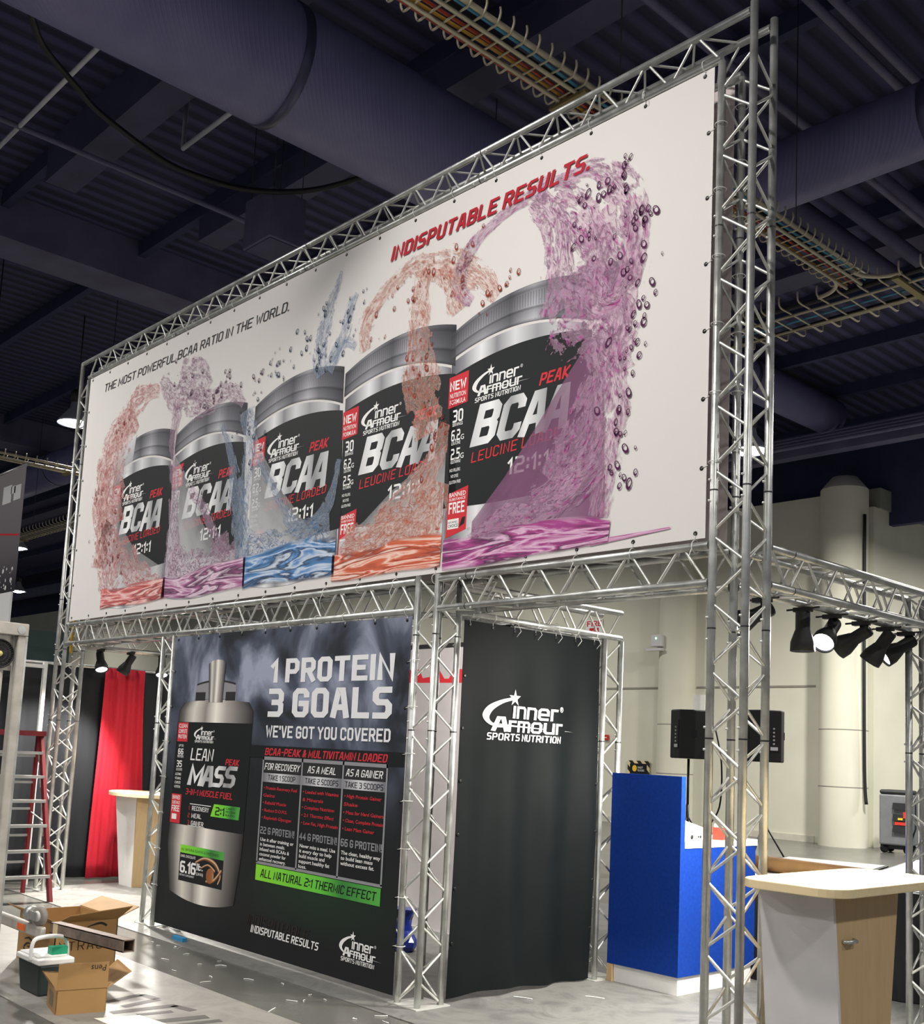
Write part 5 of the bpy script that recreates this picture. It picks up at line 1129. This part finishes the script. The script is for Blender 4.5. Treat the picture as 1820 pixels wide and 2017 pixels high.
MB().loft([[(a0, b0, hh), (a1-.02, b0, hh), (a1-.02, b0+.005, hh), (a0, b0+.005, hh)], [(a0-.06, b0-.03, hh+.05), (a1-.02, b0+.06, hh+.10), (a1-.02, b0+.065, hh+.10), (a0-.06, b0-.025, hh+.05)]]).build('side_flap', M['card'], t)
MB().loft([[(a0, b1-.005, hh), (a1, b1-.005, hh), (a1, b1, hh), (a0, b1, hh)], [(a0, b1+.11, hh+.11), (a1, b1+.13, hh+.09), (a1, b1+.135, hh+.09), (a0, b1+.115, hh+.11)]]).build('side_flap', M['card'], t)
pm_ = lambda y, z, d=0: (a1+.001+d, y, z); mb = MB(pm_); btext(mb, 'Pens', b1-.015, .272, .05, .085, .0, .1, d=.0003, fl=-1); mb.build('pen_writing', M['ink'], t)
MB(lambda x, z, d=0: (x, b0-.0012, z)).rect(-.07, .03, .05, .11).build('tape_patch', plain('brown tape', '#6f5a3d', .4), t)

# ------------------------------------------------------------------ neighbouring grey hanging banner at the left edge
t = thing('hanging_banner', 'grey vinyl hanging banner with cut-off white letters at the left edge', 'banner', (-18.9, 6.0, 3.15))
k = NT('grey gradient vinyl'); sp_ = k.n('SeparateXYZ'); k.t.links.new(k.coord('Object'), sp_.inputs[0])
k.bs(Base_Color=k.ramp(k.math('MULTIPLY', sp_.outputs[2], .42), [(.25, lin('#232026')), (.45, lin('#6a6468')), (1, lin('#a49c9e'))]), Roughness=.35)
MB().box((0, 0, .50), (2.55, .006, 2.42)).build('vinyl_sheet', k.m, t)
mb = MB(lambda x, z, d=0: (x, -.002-d, z)); mb.rect(1.2, 2.0, 1.5, 2.2); mb.rect(1.7, 1.92, 2.05, 2.2); mb.rect(2.15, 1.93, 2.43, 2.16); mb.rect(2.02, 2.05, 2.2, 2.17); mb.build('white_lettering', M['p_white'], t)
mb = MB(lambda x, z, d=0: (x, -.002-d, z)); mb.ribbon([(1.0, 1.48, .03), (1.6, 1.46, .03), (2.0, 1.42, .03), (2.53, 1.36, .03)], 0, 6); mb.build('red_line_print', M['p_red2'], t)
mb = MB(lambda x, z, d=0: (x, -.002-d, z)); rn = random.Random(5)
for i in range(40):
    x, z, r = rn.uniform(1.3, 2.45), rn.uniform(.55, .95), rn.choice((.012, .02, .035)); mb.add([(x+r*math.cos(R(a)), z+r*1.1*math.sin(R(a)), .0) for a in range(0, 360, 40)], [tuple(range(9))])
mb.build('white_speckle_print', M['p_white'], t)
MB().box((0, -.01, .02), (2.45, .02, .50)).build('white_panel', M['p_white'], t); MB().tube([(-.05, .01, 2.44), (2.6, .01, 2.44)], .025, 10).build('top_rail', M['alu'], t)
MB().tube([(.6, .01, 2.44), (.6, .01, 6.45)], .01, 6).build('hanger_cable', M['dark'], t); MB().tube([(.05, .03, 2.44), (.05, .03, -3.15)], .03, 10).build('support_pole', M['alu'], t)

# ------------------------------------------------------------------ small hanging markers and straps
def marker(loc, lines, label, k=1.0):
    t = thing('hanging_marker', label, 'sign', loc, R(40)); MB().box((-.17*k, -.01, -.17*k), (.17*k, .01, .17*k)).build('marker_board', M['black'], t)
    mb = MB(lambda x, z, d=0: (x, -.0112-d, z))
    for i, l in enumerate(lines): stext(mb, l, -.13*k, (.03-.15*i)*k, .26*k, .11*k, hw=.8)
    mb.build('marker_lettering', M['p_mid'], t); MB().tube([(0, 0, .17*k), (0, 0, 9.6-loc[2])], .006, 6).build('hanger_rod', M['dark'], t)
marker((-9.15, 8.62, 7.6), ('STE', '584'), 'small black marker board with grey numbers behind the middle of the top truss')
tag(MB().tube(smooth([(-11.06, 4.70, 2.76), (-11.05, 4.69, 2.60), (-11.07, 4.70, 2.42)], 4), .016, 6).build('yellow_strap', plain('yellow webbing', '#c9a233', .7)), 'yellow strap hanging inside the left tower at the corner of the large banner', 'strap')
